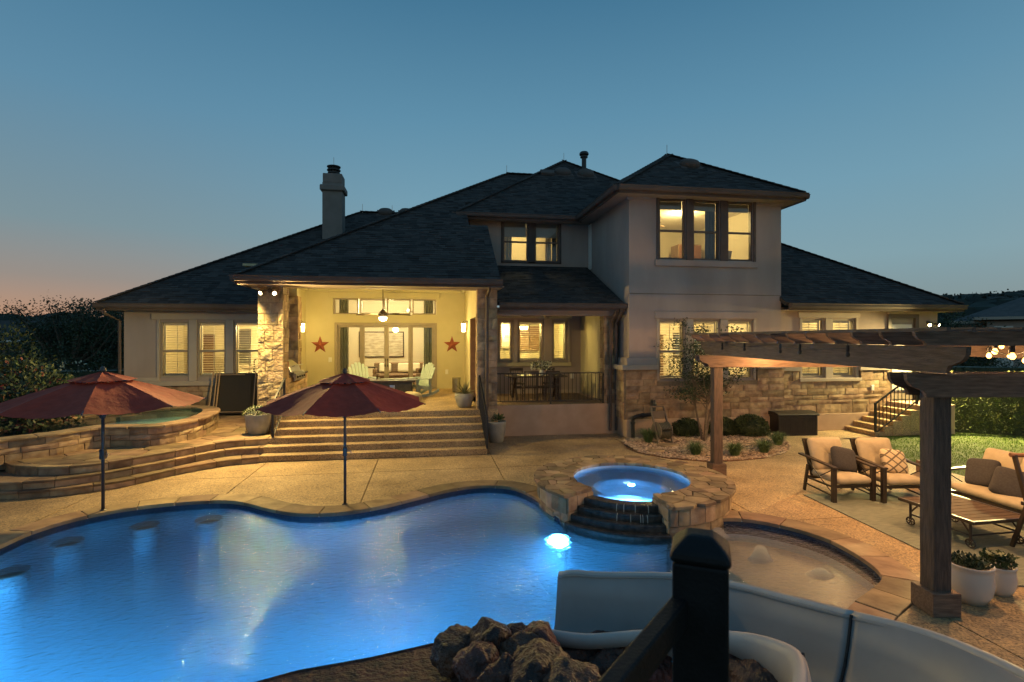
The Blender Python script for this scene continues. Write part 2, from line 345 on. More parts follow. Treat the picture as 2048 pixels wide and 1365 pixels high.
def inside(p, poly):
    c = False; n = len(poly)
    for i in range(n):
        a, b = poly[i], poly[(i + 1) % n]
        if (a[1] > p[1]) != (b[1] > p[1]) and p[0] < (b[0] - a[0]) * (p[1] - a[1]) / (b[1] - a[1]) + a[0]: c = not c
    return c
def voronoi(poly, size, gap=.012, jit=.42):
    xs = [p[0] for p in poly]; ys = [p[1] for p in poly]; seeds = []
    y = min(ys) - size; k = 0
    while y < max(ys) + size:
        x = min(xs) - size + (k % 2) * size * .5
        while x < max(xs) + size:
            seeds.append((x + U(-jit, jit) * size, y + U(-jit, jit) * size)); x += size * U(.8, 1.35)
        y += size * .8; k += 1
    cells = []
    for i, s0 in enumerate(seeds):
        cell = [(s0[0] - 2 * size, s0[1] - 2 * size), (s0[0] + 2 * size, s0[1] - 2 * size), (s0[0] + 2 * size, s0[1] + 2 * size), (s0[0] - 2 * size, s0[1] + 2 * size)]
        cl = [(s0[0], s0[1])]
        c = [tuple(p) for p in poly]; planes = []
        for j, t in enumerate(seeds):
            if j != i and abs(t[0] - s0[0]) < 3 * size and abs(t[1] - s0[1]) < 3 * size:
                d = Vector((t[0] - s0[0], t[1] - s0[1])); L = d.length; d /= L
                planes.append(((s0[0] + d.x * (L / 2 - gap / 2), s0[1] + d.y * (L / 2 - gap / 2)), (d.x, d.y)))
        for p, nn in planes:
            cell = clip_half(cell, p, nn)
            if len(cell) < 3: break
        if len(cell) < 3: continue
        for p, nn in planes:
            c = clip_half(c, p, nn)
            if len(c) < 3: break
        else:
            for k2 in range(len(cell)):
                pass
            if abs(area(c)) > size * size * .04: cells.append(c)
    return cells
def flags(poly, size, z0, z1, parent, m='flag', name='flagstone', fmap=None, gap=.014):
    for c in voronoi(poly, size, gap):
        c2 = []
        for i, p in enumerate(c):                     # break long straight edges so outlines look hand cut
            q = c[(i + 1) % len(c)]; c2.append(p)
            if math.dist(p, q) > size * .5:
                c2.append(((p[0] + q[0]) / 2 + U(-.012, .012), (p[1] + q[1]) / 2 + U(-.012, .012)))
        dz = U(-.006, .004)
        cx = sum(p[0] for p in c2) / len(c2); cyy = sum(p[1] for p in c2) / len(c2)
        top = [(cx + (p[0] - cx) * .965, cyy + (p[1] - cyy) * .965) for p in c2]
        F = fmap or (lambda a, b: (a, b)); n = len(c2)
        vs = [(*F(*p), z0) for p in c2] + [(*F(*p), z1 + dz - .008) for p in c2] + [(*F(*p), z1 + dz) for p in top]
        fs = [(i, (i + 1) % n, n + (i + 1) % n, n + i) for i in range(n)] + [(n + i, n + (i + 1) % n, 2 * n + (i + 1) % n, 2 * n + i) for i in range(n)] + [tuple(range(2 * n, 3 * n))]
        if area(c2) < 0: fs = [f[::-1] for f in fs]
        raw(name, vs, fs, m, parent)
def stone_mesh(w, h, dep, rough, F):
    """one ashlar block in (s along, z up, n outward); F maps to xyz"""
    nx = max(2, min(4, int(w / .14))); ny = 2; vs = []; fs = []
    ch = min(.018, w * .1, h * .12)
    for j in range(ny + 1):
        for i in range(nx + 1):
            e = i in (0, nx) or j in (0, ny)
            vs.append((w * i / nx, h * j / ny, dep - .012 if e else dep + U(-rough, rough)))
    for j in range(ny):
        for i in range(nx):
            a = j * (nx + 1) + i; fs.append((a, a + 1, a + nx + 2, a + nx + 1))
    rim = [i for i in range(nx + 1)] + [(nx + 1) * j + nx for j in range(1, ny + 1)] + [ny * (nx + 1) + i for i in range(nx - 1, -1, -1)] + [(nx + 1) * j for j in range(ny - 1, 0, -1)]
    o = len(vs); vs += [(vs[i][0], vs[i][1], 0) for i in rim]; L = len(rim)
    for k in range(L): fs.append((rim[k], o + k, o + (k + 1) % L, rim[(k + 1) % L]))
    return [F(*v) for v in vs], fs
def stones(parent, W_, z0, z1, F, m='stone', rough=.008, dep=.09, hs=(.15, .19, .24, .29), wr=(.26, .62), holes=(), gap=.012, jitd=.012, name='stone'):
    z = z0
    while z < z1 - .02:
        h = random.choice(hs)
        if z1 - (z + h) < .1: h = z1 - z
        s = -U(0, .2)
        while s < W_ - .01:
            w = U(*wr) * (1.25 if h < .18 else 1)
            if W_ - (s + w) < wr[0] * .55: w = W_ - s
            a, b = max(0, s), min(W_, s + w)
            segs = [(a, b)]
            for hx0, hx1, hz0, hz1 in holes:
                if z + h > hz0 + .02 and z < hz1 - .02:
                    ns = []
                    for p, q in segs:
                        if q <= hx0 or p >= hx1: ns.append((p, q)); continue
                        if p < hx0: ns.append((p, hx0))
                        if q > hx1: ns.append((hx1, q))
                    segs = ns
            for p, q in segs:
                if q - p < .05: continue
                d = dep + U(-jitd, jitd)
                vs, fs = stone_mesh(q - p - gap, h - gap, d, rough, lambda ss, zz, nn, p=p, z=z: F(p + gap / 2 + ss, z + gap / 2 + zz, nn))
                raw(name, vs, fs, m, parent)
            s += w
        z += h

# ================================================================ POOL OUTLINE AND GROUND
POOLPX = [(0, 1105), (60, 1078), (150, 1050), (250, 1030), (350, 1018), (440, 1013), (490, 1017), (540, 1030), (600, 1040), (680, 1038), (760, 1025), (840, 1005), (900, 990), (960, 982), (1020, 985), (1066, 1002), (1100, 1030), (1140, 1055), (1200, 1072), (1270, 1080), (1340, 1078), (1400, 1062), (1440, 1050), (1500, 1052), (1580, 1068), (1650, 1090), (1700, 1115), (1745, 1145), (1768, 1170), (1760, 1190), (1715, 1225)]
WZ = -.10
pool = [G(x, y, WZ).to_2d() for x, y in POOLPX] + [Vector(p) for p in [(4.1, 4.75), (3.2, 4.55), (2.2, 4.5), (1.3, 4.62), (.6, 4.85), (.11, 4.96), (-.45, 4.83), (-1.1, 4.74), (-2.0, 4.3), (-3.2, 3.7), (-4.6, 3.5), (-5.7, 4.2), (-6.05, 5.6), (-6.0, 7.2)]]
pool = [p.to_2d() for p in cr([p.to_3d() for p in pool], True, 4)]
if area(pool) < 0: pool = pool[::-1]
SPA = Vector((3.62, 9.04)); SR = 1.70; SRI = 1.06; SPZ = .36
A0, A1 = math.radians(212), math.radians(268)         # spillway opening of the spa
outer = offset(pool, .37); mid = offset(pool, .22)
def around_spa(lp, rr):                               # run the outline round the back of the spa
    n_ = len(lp); inn_ = [(p - SPA).length < SR + .04 for p in lp]; k0 = next(i for i in range(n_) if inn_[i] and not any(inn_[i - q] for q in range(1, 12))); k = k0
    while any(inn_[(k + q) % n_] for q in range(12)): k += 1
    a, b_ = lp[(k0 - 1) % n_] - SPA, lp[k % n_] - SPA; t0, t1_ = math.atan2(a.y, a.x), math.atan2(b_.y, b_.x)
    front = math.radians(240); span = (t1_ - t0) % (2 * PI)
    if (front - t0) % (2 * PI) < span: span -= 2 * PI
    arc = [SPA + Vector((math.cos(t0 + span * q / 24), math.sin(t0 + span * q / 24))) * rr for q in range(1, 24)]
    return [lp[i % n_] for i in range(k, k0 + n_)] + arc
holeA, holeB = around_spa(mid, SR - .16), around_spa(outer, SR - .12)
DECKB = [(-15, 1.2), (-15, 18.6), (12.95, 18.6), (12.95, 13.42), (12.57, 13.12), (11.9, 12.7), (10.97, 10.5), (11.0, 8), (11.5, 5), (12, 1.2)]
def fill(loops):
    bm = bmesh.new(); es = []
    for lp in loops:
        vs = [bm.verts.new((p[0], p[1], 0)) for p in lp]
        es += [bm.edges.new((vs[i], vs[(i + 1) % len(vs)])) for i in range(len(vs))]
    bmesh.ops.triangle_fill(bm, use_beauty=True, edges=es)
    return bm
def bm_obj(bm, name, m, z=0, kind=None, parent=None):
    bmesh.ops.recalc_face_normals(bm, faces=bm.faces)
    if bm.faces and sum(f.normal.z for f in bm.faces if abs(f.normal.z) > .5) < 0 and z is not None: bmesh.ops.reverse_faces(bm, faces=bm.faces)
    me = bpy.data.meshes.new(name); bm.to_mesh(me); bm.free(); me.materials.append(MT[m])
    o = bpy.data.objects.new(name, me); COL.objects.link(o); o.location.z = z
    if kind: o['kind'] = kind
    if parent is not None: o.parent = parent
    return o
bm_obj(fill([[(-900, -300), (900, -300), (900, 900), (-900, 900)], DECKB]), 'ground', 'lawnsoil', -.06, 'structure')
deck = bm_obj(fill([DECKB, holeA]), 'patio_deck', 'jointbase', -.035, 'structure')
jx = [-15, -9.2, -6.05, -3.66, -1.16, 1.52, 5.25, 8.9, 13]; jy = [1.2, 5.2, 7.45, 11.55, 15.0, 18.6]
base = fill([DECKB, holeB])
for i in range(len(jx) - 1):
    for j in range(len(jy) - 1):
        b = base.copy(); g = .009
        for co, no in (((jx[i] + g, 0, 0), (-1, 0, 0)), ((jx[i + 1] - g, 0, 0), (1, 0, 0)), ((0, jy[j] + g, 0), (0, -1, 0)), ((0, jy[j + 1] - g, 0), (0, 1, 0))):
            bmesh.ops.bisect_plane(b, geom=b.verts[:] + b.edges[:] + b.faces[:], plane_co=co, plane_no=no, clear_outer=True)
        if not b.faces: b.free(); continue
        r = bmesh.ops.extrude_face_region(b, geom=b.faces[:]); bmesh.ops.translate(b, vec=(0, 0, -.03), verts=[v for v in r['geom'] if isinstance(v, bmesh.types.BMVert)])
        bm_obj(b, 'slab', 'deck', .035, None, deck)
base.free()
# coping stones round the pool edge
cop = bpy.data.objects.new('pool_coping', None); COL.objects.link(cop); cop['kind'] = 'structure'
n = len(pool); i = 0
while i < n:
    L = 0; j = i
    want = U(.42, .8)
    while L < want and j < n: L += (pool[(j + 1) % n] - pool[j % n]).length; j += 1
    c = pool[((i + j) // 2) % n]
    if (c - SPA).length > SR - .10 and not ((c - SPA).length < SR + .22 and math.radians(205) < math.atan2(c.y - SPA.y, c.x - SPA.x) % (2 * PI) < math.radians(300)) and not (c.y < 5.1 and -1.5 < c.x < 3.3):
        idx = [k % n for k in range(i, j + 1)]
        inn = [pool[k] + (pool[k] - outer[k]).normalized() * .03 for k in idx]; out = [outer[k] + (outer[k] - pool[k]) * U(-.04, .0) for k in idx]
        def sh(pl):
            a, b = (pl[1] - pl[0]).normalized() * .006, (pl[-2] - pl[-1]).normalized() * .006
            return [pl[0] + a] + pl[1:-1] + [pl[-1] + b]
        inn, out = sh(inn), sh(out); poly = inn + out[::-1]; z1 = .012 + U(-.004, .004)
        MB().prism(poly, -.045, z1).build('coping_stone', 'flag', cop, bevel=.006)
    i = j
# basin
b = MB(); m_ = len(pool)
lowtop = lambda p, z: -.30 if (p - SPA).length < SR + .22 and math.radians(208) < math.atan2(p.y - SPA.y, p.x - SPA.x) % (2 * PI) < math.radians(296) else z
b.add([(p.x, p.y, lowtop(p, -.045)) for p in pool] + [(p.x, p.y, -1.45) for p in pool], [(i, (i + 1) % m_, m_ + (i + 1) % m_, m_ + i) for i in range(m_)] + [tuple(range(m_, 2 * m_))])
basin = b.build('pool_basin', 'plaster'); basin['kind'] = 'structure'
ti = offset(pool, -.006); b = MB()
b.add([(p.x, p.y, lowtop(p, -.05)) for p in ti] + [(p.x, p.y, min(-.24, lowtop(p, -.24) - .01)) for p in ti], [(i, (i + 1) % m_, m_ + (i + 1) % m_, m_ + i) for i in range(m_)]); b.build('waterline_tile', 'tile', basin)
SHX = lambda p: p.x > 3.72 - (p.y - 7.4) * .06
shelf = [(p.x, p.y) for p in offset(pool, -.02)]
shelf = clip_half(shelf, (3.72, 7.4), (-1, -.06))
MB().prism(shelf, -1.44, -.36).build('shallow_shelf', 'shelfp', basin)
# benches along the deep wall
for a0, a1, w, z in ((34, 62, .42, -.55),):
    seg = pool[a0:a1]; inn = [pool[k] + (pool[k] - outer[k]).normalized() * w for k in range(a0, a1)]
    MB().prism([tuple(p) for p in seg] + [tuple(p) for p in inn[::-1]], -1.44, z).build('pool_bench', 'plaster', basin, bevel=.03)
deepw = clip_half([tuple(p) for p in pool], (3.72, 7.4), (1, .06)); shalw = clip_half([tuple(p) for p in pool], (3.72, 7.4), (-1, -.06))
o = raw('pool_water', [(p[0], p[1], WZ) for p in deepw], [tuple(range(len(deepw)))], 'water', None, 'structure')
hz_ = [tuple(p) for p in clip_half([tuple(p) for p in offset(pool, -.03)], (3.70, 7.4), (1, .06))]; hb = MB().prism(hz_, -1.43, WZ - .01).build('hazy_water', 'hazywater'); hb['kind'] = 'stuff'
o = raw('shallow_water', [(p[0], p[1], WZ) for p in shalw], [tuple(range(len(shalw)))], 'shelfwater', None, 'structure')
# lawn at the right
LAWN = [(11.02, 7.9), (10.99, 10.5), (11.92, 12.7), (12.59, 13.1), (13.0, 13.4), (17, 13.9), (22, 12), (24, 4), (11.7, 4)]
la = MB().prism(LAWN, -.04, -.02).build('lawn', 'lawnsoil'); la['kind'] = 'structure'
vs = []; fs = []
while len(fs) < 42000:
    p = (U(10.9, 19), U(6, 14))
    if not inside(p, LAWN): continue
    h = U(.02, .055); a = U(0, 2 * PI); w = .006; dx, dy = math.cos(a) * w, math.sin(a) * w; lx, ly = U(-.02, .02), U(-.02, .02); k = len(vs)
    vs += [(p[0] - dx, p[1] - dy, -.02), (p[0] + dx, p[1] + dy, -.02), (p[0] + lx, p[1] + ly, h - .02)]; fs.append((k, k + 1, k + 2))
raw('lawn_grass', vs, fs, 'lawn', None, 'stuff')
MB().box(0, -.06, -.03, 2.6, .06, .02).build('lawn_edging', 'trim', None, loc=(10.97, 10.5, 0), rot=(0, 0, math.atan2(2.2, .93)))['kind'] = 'structure'

# ================================================================ HOUSE
house = thing('house', 'two storey stucco and limestone house with lit windows and dark shingled hip roofs', 'house')
FZ = .9
def wallY(x0, x1, z0, z1, Y, th=.2, holes=(), m='stucco', name='wall', parent=None):
    xs = sorted({x0, x1, *[h[0] for h in holes], *[h[1] for h in holes]}); zs = sorted({z0, z1, *[h[2] for h in holes], *[h[3] for h in holes]})
    b = MB()
    for i in range(len(xs) - 1):
        for j in range(len(zs) - 1):
            cx, cz = (xs[i] + xs[i + 1]) / 2, (zs[j] + zs[j + 1]) / 2
            if any(h[0] < cx < h[1] and h[2] < cz < h[3] for h in holes): continue
            for y in (Y, Y + th): b.add([(xs[i], y, zs[j]), (xs[i + 1], y, zs[j]), (xs[i + 1], y, zs[j + 1]), (xs[i], y, zs[j + 1])], [(0, 1, 2, 3)])
    for h in list(holes) + [(x0, x1, z0, z1)]:
        a = [(h[0], h[2]), (h[1], h[2]), (h[1], h[3]), (h[0], h[3])]
        for k in range(4):
            p, q = a[k], a[(k + 1) % 4]; b.add([(p[0], Y, p[1]), (q[0], Y, q[1]), (q[0], Y + th, q[1]), (p[0], Y + th, p[1])], [(0, 1, 2, 3)])
    return b.build(name, m, parent or house)
def wallX(X, y0, y1, z0, z1, th=.2, holes=(), m='stucco', name='wall'):
    o = wallY(y0, y1, z0, z1, 0, th, holes, m, name)
    for v in o.data.vertices: v.co = (X + v.co.y, v.co.x, v.co.z)
    return o
def window(x0, x1, z0, z1, Y, fm='tanframe', rail=True, slats=0, shade=0, wfr=.055, depth=.12):
    f = MB(); w = wfr
    f.box(x0, Y, z0, x0 + w, Y + depth, z1).box(x1 - w, Y, z0, x1, Y + depth, z1).box(x0 + w, Y, z0, x1 - w, Y + depth, z0 + w).box(x0 + w, Y, z1 - w, x1 - w, Y + depth, z1)
    o = f.build('window', fm, house, bevel=.006)
    zm = (z0 + z1) / 2 - .05
    if rail: MB().box(x0 + w, Y + .015, zm - .03, x1 - w, Y + .07, zm + .03).build('sash_rail', fm, o, bevel=.005)
    for a, b in (((z0 + w, zm - .03), (zm + .03, z1 - w)) if rail else ((z0 + w, z1 - w),)):
        MB().box(x0 + w, Y + .045, a, x1 - w, Y + .051, b).build('pane', 'glass', o)
    if slats:
        s = MB(); z = z0 + w + .06
        xm = (x0 + x1) / 2
        while z < z1 - w - .05:
            s.bar((x0 + w + .02, Y + .19, z), (x1 - w - .02, Y + .19, z), .058, .007, (0, -math.sin(slats), math.cos(slats))); z += .076
        s.box(xm - .008, Y + .155, z0 + w + .05, xm + .008, Y + .165, z1 - w - .05)
        for xx in (x0 + w - .02, x1 - w - .02): s.box(xx, Y + .165, z0 + w, xx + .04, Y + .215, z1 - w)
        s.box(x0 + w + .02, Y + .165, z1 - w - .05, x1 - w - .02, Y + .215, z1 - w).box(x0 + w + .02, Y + .165, z0 + w, x1 - w - .02, Y + .215, z0 + w + .05)
        s.build('shutter', 'shutter', o)
    if shade: MB().box(x0 + w, Y + .13, z1 - w - shade, x1 - w, Y + .14, z1 - w).build('roller_shade', 'shade', o)
    return o
def trimbox(x0, x1, z0, z1, Y, d=.06, name='trim', m='trim'): return MB().box(x0, Y - d, z0, x1, Y, z1).build(name, m, house, bevel=.008)
def roof(pts, name='roof', shingles=True, th=.10):
    pts = [Vector(p) for p in pts]; nn = (pts[1] - pts[0]).cross(pts[-1] - pts[0]).normalized()
    if nn.z < 0: nn = -nn
    o = MB().ext(pts, -nn * th).build(name, 'mortar' if False else 'shingle', house)
    if shingles:
        u = Vector((-nn.y, nn.x, 0)).normalized(); v = nn.cross(u).normalized()
        if v.z < 0: v = -v
        p0 = pts[0]; P = [((p - p0).dot(u), (p - p0).dot(v)) for p in pts]; vs = []; fs = []
        vv = min(p[1] for p in P); top = max(p[1] for p in P); e = .142; k = 0
        while vv < top:
            a = min(vv + e, top); vm = (vv + a) / 2; xs = []
            for i in range(len(P)):
                q, r = P[i], P[(i + 1) % len(P)]
                if (q[1] > vm) != (r[1] > vm): xs.append(q[0] + (r[0] - q[0]) * (vm - q[1]) / (r[1] - q[1]))
            xs.sort()
            for s0, s1 in zip(xs[::2], xs[1::2]):
                x = s0
                while x < s1:
                    w = U(.14, .34); x2 = min(x + w, s1); h = random.choice((.012, .014, .024)); g = .004; d = U(0, .012)
                    q = [p0 + u * (x + g) + v * (vv - d), p0 + u * (x2 - g) + v * (vv - d), p0 + u * (x2 - g) + v * (a + .01), p0 + u * (x + g) + v * (a + .01)]
                    kk = len(vs); vs += [q[0], q[1], q[0] + nn * h, q[1] + nn * h, q[2] + nn * .004, q[3] + nn * .004]
                    fs += [(kk, kk + 1, kk + 3, kk + 2), (kk + 2, kk + 3, kk + 4, kk + 5)]; x = x2
            vv = a; k += 1
        raw('shingles', vs, fs, 'shingle', o, 'stuff')
    return o
def ridge(p, q):
    p, q = Vector(p), Vector(q); n = max(2, int((q - p).length / .22)); b = MB()
    for i in range(n):
        a, c = p.lerp(q, i / n), p.lerp(q, (i + 1.15) / n)
        b.bar(a + Vector((0, 0, .03)), c + Vector((0, 0, .015)), .26, .03)
    b.build('ridge_cap', 'shingle', house)
def gutter(p, q, drop=.0, sz=.13, name='gutter'):
    p, q = Vector(p), Vector(q); d = (q - p).normalized(); o_ = Vector((d.y, -d.x, 0))
    pr = [(0, 0), (.10, 0), (.125, .05), (.125, .10), (.145, .13), (.13, .14), (.0, .14)]
    MB().ext([p + o_ * a + Vector((0, 0, b - .15 - drop)) for a, b in pr], q - p).build(name, 'gutter', house)
    MB().ext([p + o_ * a + Vector((0, 0, b - drop)) for a, b in ((-.03, -.22), (0, -.22), (0, -.005), (-.03, -.005))], q - p).build('fascia', 'gutter', house)
def soffit(x0, y0, x1, y1, z): MB().box(x0, y0, z - .02, x1, y1, z).build('soffit', 'soffit', house)
FY = lambda Y, n=-1: (lambda s, z, d: (s, Y - d, z))
def sw(X0, W_, z0, z1, Y, m='stone', name='stone_wall', **k):
    hs_ = k.get('holes') or (); b = MB()
    if hs_:
        h = hs_[0]; b.box(X0, Y - .06, z0, X0 + W_, Y + .02, h[2]).box(X0, Y - .06, h[2], X0 + h[0], Y + .02, z1).box(X0 + h[1], Y - .06, h[2], X0 + W_, Y + .02, z1)
    else: b.box(X0, Y - .06, z0, X0 + W_, Y + .02, z1)
    b = b.build(name, 'mortar', house)
    stones(b, W_, z0, z1, lambda s, z, d: (X0 + s, Y - d, z), m, **k); return b
def swx(X, Y0, W_, z0, z1, sgn=1, m='stone', name='stone_wall', **k):       # faces +X (sgn 1) or -X
    b = MB().box(min(X, X + .06 * sgn), Y0, z0, max(X, X + .06 * sgn), Y0 + W_, z1).build(name, 'mortar', house)
    F = (lambda s, z, d: (X + d, Y0 + s, z)) if sgn > 0 else (lambda s, z, d: (X - d, Y0 + W_ - s, z))
    stones(b, W_, z0, z1, F, m, **k); return b

# ---- porch, stairs
MB().box(-4.6, 14.33, .0, 1.9, 20.6, FZ).build('porch_floor', 'deck', house, bevel=.01)
for k in range(5):
    y1 = 14.33 - .3 * k; z1 = FZ - .15 * (k + 1)
    MB().box(-3.80 - .012 * k, y1 - .3, 0, 1.40 + .012 * k, y1 - .002, z1).build('stair_step', 'deck', house, bevel=.012)
PB = 20.5
wallY(-4.5, 1.45, FZ, 4.95, PB, .2, [(-3.42, .30, FZ, 3.42), (-3.52, .32, 3.76, 4.36)], 'stucco_in')
trimbox(-3.66, .45, 4.40, 4.60, PB, .05, 'transom_header', 'stucco_in'); trimbox(-3.70, .49, 4.60, 4.64, PB, .08, 'transom_cap', 'bronze')
for x0, x1 in ((-3.5, -2.60), (-2.53, -1.62), (-1.55, -.66), (-.59, .30)): window(x0, x1, 3.76, 4.36, PB + .03, rail=False, wfr=.05)
wallX(-4.70, 17.6, PB, FZ, 4.95, .2, [(18.35, 18.95, 1.6, 3.3)], 'stucco_in'); wallX(1.40, 14.75, PB, FZ, 4.95, .2, [(15.3, 17.5, FZ, 3.5)], 'stucco_in')
window(18.35, 18.95, 1.6, 3.3, 0, 'tanframe')
w_ = [o for o in house.children if o.name.startswith('window')][-1]
for q in [w_] + list(w_.children):
    for v in q.data.vertices: v.co = (-4.56 - v.co.y, v.co.x, v.co.z)
MB().box(1.385, 17.45, FZ, 1.62, 17.496, 3.495).build('opening_casing', 'casing', house)
MB().box(-4.7, 14.4, 4.72, 1.6, 20.6, 4.78).build('porch_ceiling', 'stucco_in', house)
for bx in ((-4.5, PB - .12, 4.60, 1.4, PB, 4.72), (-4.5, 15, 4.60, -4.38, PB - .12, 4.72), (1.28, 15, 4.6, 1.4, PB - .12, 4.72)): MB().box(*bx).build('crown_molding', 'stucco_in', house, bevel=.03)
MB().box(-4.36, 14.42, 4.20, 1.9, 14.85, 4.5).build('porch_beam', 'soffit', house, bevel=.01)
soffit(-4.7, 13.82, 2.0, 14.9, 4.24)
# sliding door
sd = MB().box(-3.46, PB - .03, FZ, -3.36, PB + .1, 3.44).box(.24, PB - .03, FZ, .34, PB + .1, 3.44).box(-3.36, PB - .03, 3.34, .24, PB + .1, 3.44).box(-3.36, PB - .03, FZ, .24, PB + .1, FZ + .05).build('sliding_door', 'tanframe', house, bevel=.006)
for k, (x0, x1) in enumerate(((-3.36, -2.46), (-2.46, -1.56), (-1.56, -.66), (-.66, .24))):
    y = PB + (.0 if k in (1, 2) else .05)
    s = MB().box(x0, y, FZ + .05, x0 + .09, y + .045, 3.34).box(x1 - .09, y, FZ + .05, x1, y + .045, 3.34).box(x0 + .09, y, FZ + .05, x1 - .09, y + .045, FZ + .17).box(x0 + .09, y, 3.26, x1 - .09, y + .045, 3.34).build('door_panel', 'tanframe', sd, bevel=.005)
    MB().box(x0 + .09, y + .02, FZ + .17, x1 - .09, y + .026, 3.26).build('pane', 'glass', sd)
for x in (-1.60, -1.52): MB().tube([(x, PB - .03, 1.78), (x, PB - .08, 1.8), (x, PB - .08, 2.05), (x, PB - .03, 2.07)], .016).build('handle', 'black', sd)
# piers
def pier(x0, x1, y0, y1, z0, z1, faces, m='stonerough', rough=.03):
    b = MB().box(x0 + .07, y0 + .07, z0, x1 - .07, y1 - .07, z1).build('stone_pier', 'mortar', house)
    if 'f' in faces: stones(b, x1 - x0, z0, z1, lambda s, z, d: (x0 + s, y0 + .09 - d, z), m, rough, wr=(.2, .46))
    if 'r' in faces: stones(b, y1 - y0 - .03, z0, z1, lambda s, z, d: (x1 - .09 + d, y0 + .03 + s, z), 'stone', .01, wr=(.15, .34))
    if 'l' in faces: stones(b, y1 - y0 - .03, z0, z1, lambda s, z, d: (x0 + .09 - d, y1 - s, z), 'stone', .01, wr=(.15, .34))
pier(-4.37, -3.74, 14.5, 15.12, .45, 4.25, 'fr'); pier(1.33, 1.90, 14.42, 15.0, .45, 4.25, 'frl', 'stone', .01)
pier(-4.66, -4.05, 17.45, 17.95, FZ, 4.2, 'fr', 'stone', .008)
MB().box(-4.62, 17.6, 4.2, -4.12, 17.9, 4.72).build('pier_cap', 'stucco_in', house)
# ---- left wing
LY = 18.0
wallY(-9.32, -4.5, 1.45, 3.8, LY, .2, [(-8.30, -7.46, 1.62, 3.38), (-7.22, -6.38, 1.62, 3.38), (-6.14, -5.30, 1.62, 3.38)])
wallX(-9.32, LY + .2, 24, .4, 3.8)
for x in (-8.30, -7.22, -6.14): window(x, x + .84, 1.62, 3.38, LY + .03, 'tanframe', slats=.12)
trimbox(-8.52, -5.08, 3.44, 3.64, LY, .07, 'window_header'); trimbox(-9.38, -4.5, 1.36, 1.50, LY, .14, 'ledge'); trimbox(-9.36, -8.36, 1.5, 1.62, LY, .05, 'ledge')
for x in (-8.38, -7.46 + .0, -6.38, -5.30): trimbox(x, x + (.08 if x in (-8.38, -5.30) else .24), 1.5, 3.44, LY, .04, 'window_trim')
sw(-9.38, 4.9, .45, 1.36, LY)
roof([(-9.85, 17.5, 3.92), (-4.5, 17.5, 3.92), (-4.5, 20.6, 5.997), (2, 20.6, 5.997), (2, 24.35, 8.51), (-3.0, 24.35, 8.51)])
ridge((-9.85, 17.5, 3.92), (-3.0, 24.35, 8.51)); ridge((-3.0, 24.35, 8.51), (2, 24.35, 8.51))
roof([(-9.85, 31, 3.92), (-9.85, 17.5, 3.92), (-3.0, 24.35, 8.51)], shingles=False)
gutter((-9.85, 17.5, 3.92), (-4.4, 17.5, 3.92)); gutter((-9.85, 26, 3.92), (-9.85, 17.5, 3.92)); soffit(-9.83, 17.52, -4.4, 18.0, 3.72); soffit(-9.83, 18.0, -9.3, 26, 3.72)
# ---- main roof over the porch
roof([(-4.68, 13.8, 4.42), (1.9, 13.8, 4.42), (1.9, 16.9, 6.497), (1.3, 16.9, 6.497), (1.3, 18.6, 7.636), (8, 18.6, 7.636), (8, 21.7, 9.713), (3.22, 21.7, 9.713)])
roof([(1.3, 16.9, 6.49), (1.9, 16.9, 6.49), (1.9, 18.3, 5.6), (1.3, 18.3, 5.6)], shingles=False)
MB().ext([(1.3, 16.9, 6.45), (1.3, 18.4, 7.45), (1.3, 18.4, 5.5), (1.3, 16.9, 5.5)], (-.05, 0, 0)).build('wall', 'stucco', house)
ridge((-4.68, 13.8, 4.42), (3.22, 21.7, 9.713)); ridge((3.22, 21.7, 9.713), (6, 21.7, 9.713))
roof([(-4.68, 18.25, 4.42), (-4.68, 13.8, 4.42), (3.22, 21.7, 9.713), (3.22, 24.35, 9.713), (1.4, 24.35, 8.5)], shingles=False)
MB().ext([(1.86, 13.86, 4.24), (1.86, 16.9, 6.4), (1.86, 16.9, 4.24)], (-.05, 0, 0)).build('gable_wall', 'stucco', house)
gutter((-4.68, 13.8, 4.42), (1.95, 13.8, 4.42)); gutter((-4.68, 18, 4.42), (-4.68, 13.8, 4.42))
MB().box(-4.66, 14.9, 4.2, -4.40, 18.2, 4.42).build('beam', 'stucco', house)
# ---- lower patio between porch and tower
MB().box(1.92, 15.1, 0, 5.62, 18.3, FZ).build('patio_floor', 'concrete', house, bevel=.008)
MB().box(1.94, 15.13, FZ, 5.2, 18.24, FZ + .006).build('patio_paving', 'deck', house)
LB = 18.25
kw = [(2.42, 2.98), (3.12, 4.06), (4.36, 4.93)]
wallY(1.6, 5.6, FZ, 3.9, LB, .2, [(a, b, 2.0, 3.50) for a, b in kw])
for a, b in kw: window(a, b, 2.0, 3.50, LB + .03, 'tanframe', rail=False, slats=.1, wfr=.085)
trimbox(1.95, 5.08, 3.56, 3.78, LB, .07, 'window_header', 'stucco_in'); trimbox(1.95, 5.05, 1.86, 2.0, LB, .08, 'window_sill', 'stucco_in')
for a, b in ((1.95, 2.42), (2.98, 3.12), (4.06, 4.36), (4.93, 5.02)): trimbox(a, b, 2.0, 3.56, LB, .04, 'window_trim')
MB().box(1.95, LB - .03, FZ, 5.5, LB, FZ + .12).build('baseboard', 'trim', house)
wallX(5.42, 15.5, LB, FZ, 3.9, .2, (), 'stucco_in')
pier(5.22, 5.64, 15.1, 15.55, FZ, 3.6, 'fl', 'stone', .01)
MB().box(5.3, 15.08, 0, 5.62, 15.5, FZ).build('pier_base', 'concrete', house)
MB().box(1.9, 15.0, 3.52, 5.75, 15.3, 3.74).build('patio_beam', 'soffit', house, bevel=.01); MB().box(1.9, 15.3, 3.72, 5.7, 18.3, 3.76).build('patio_ceiling', 'soffit', house)
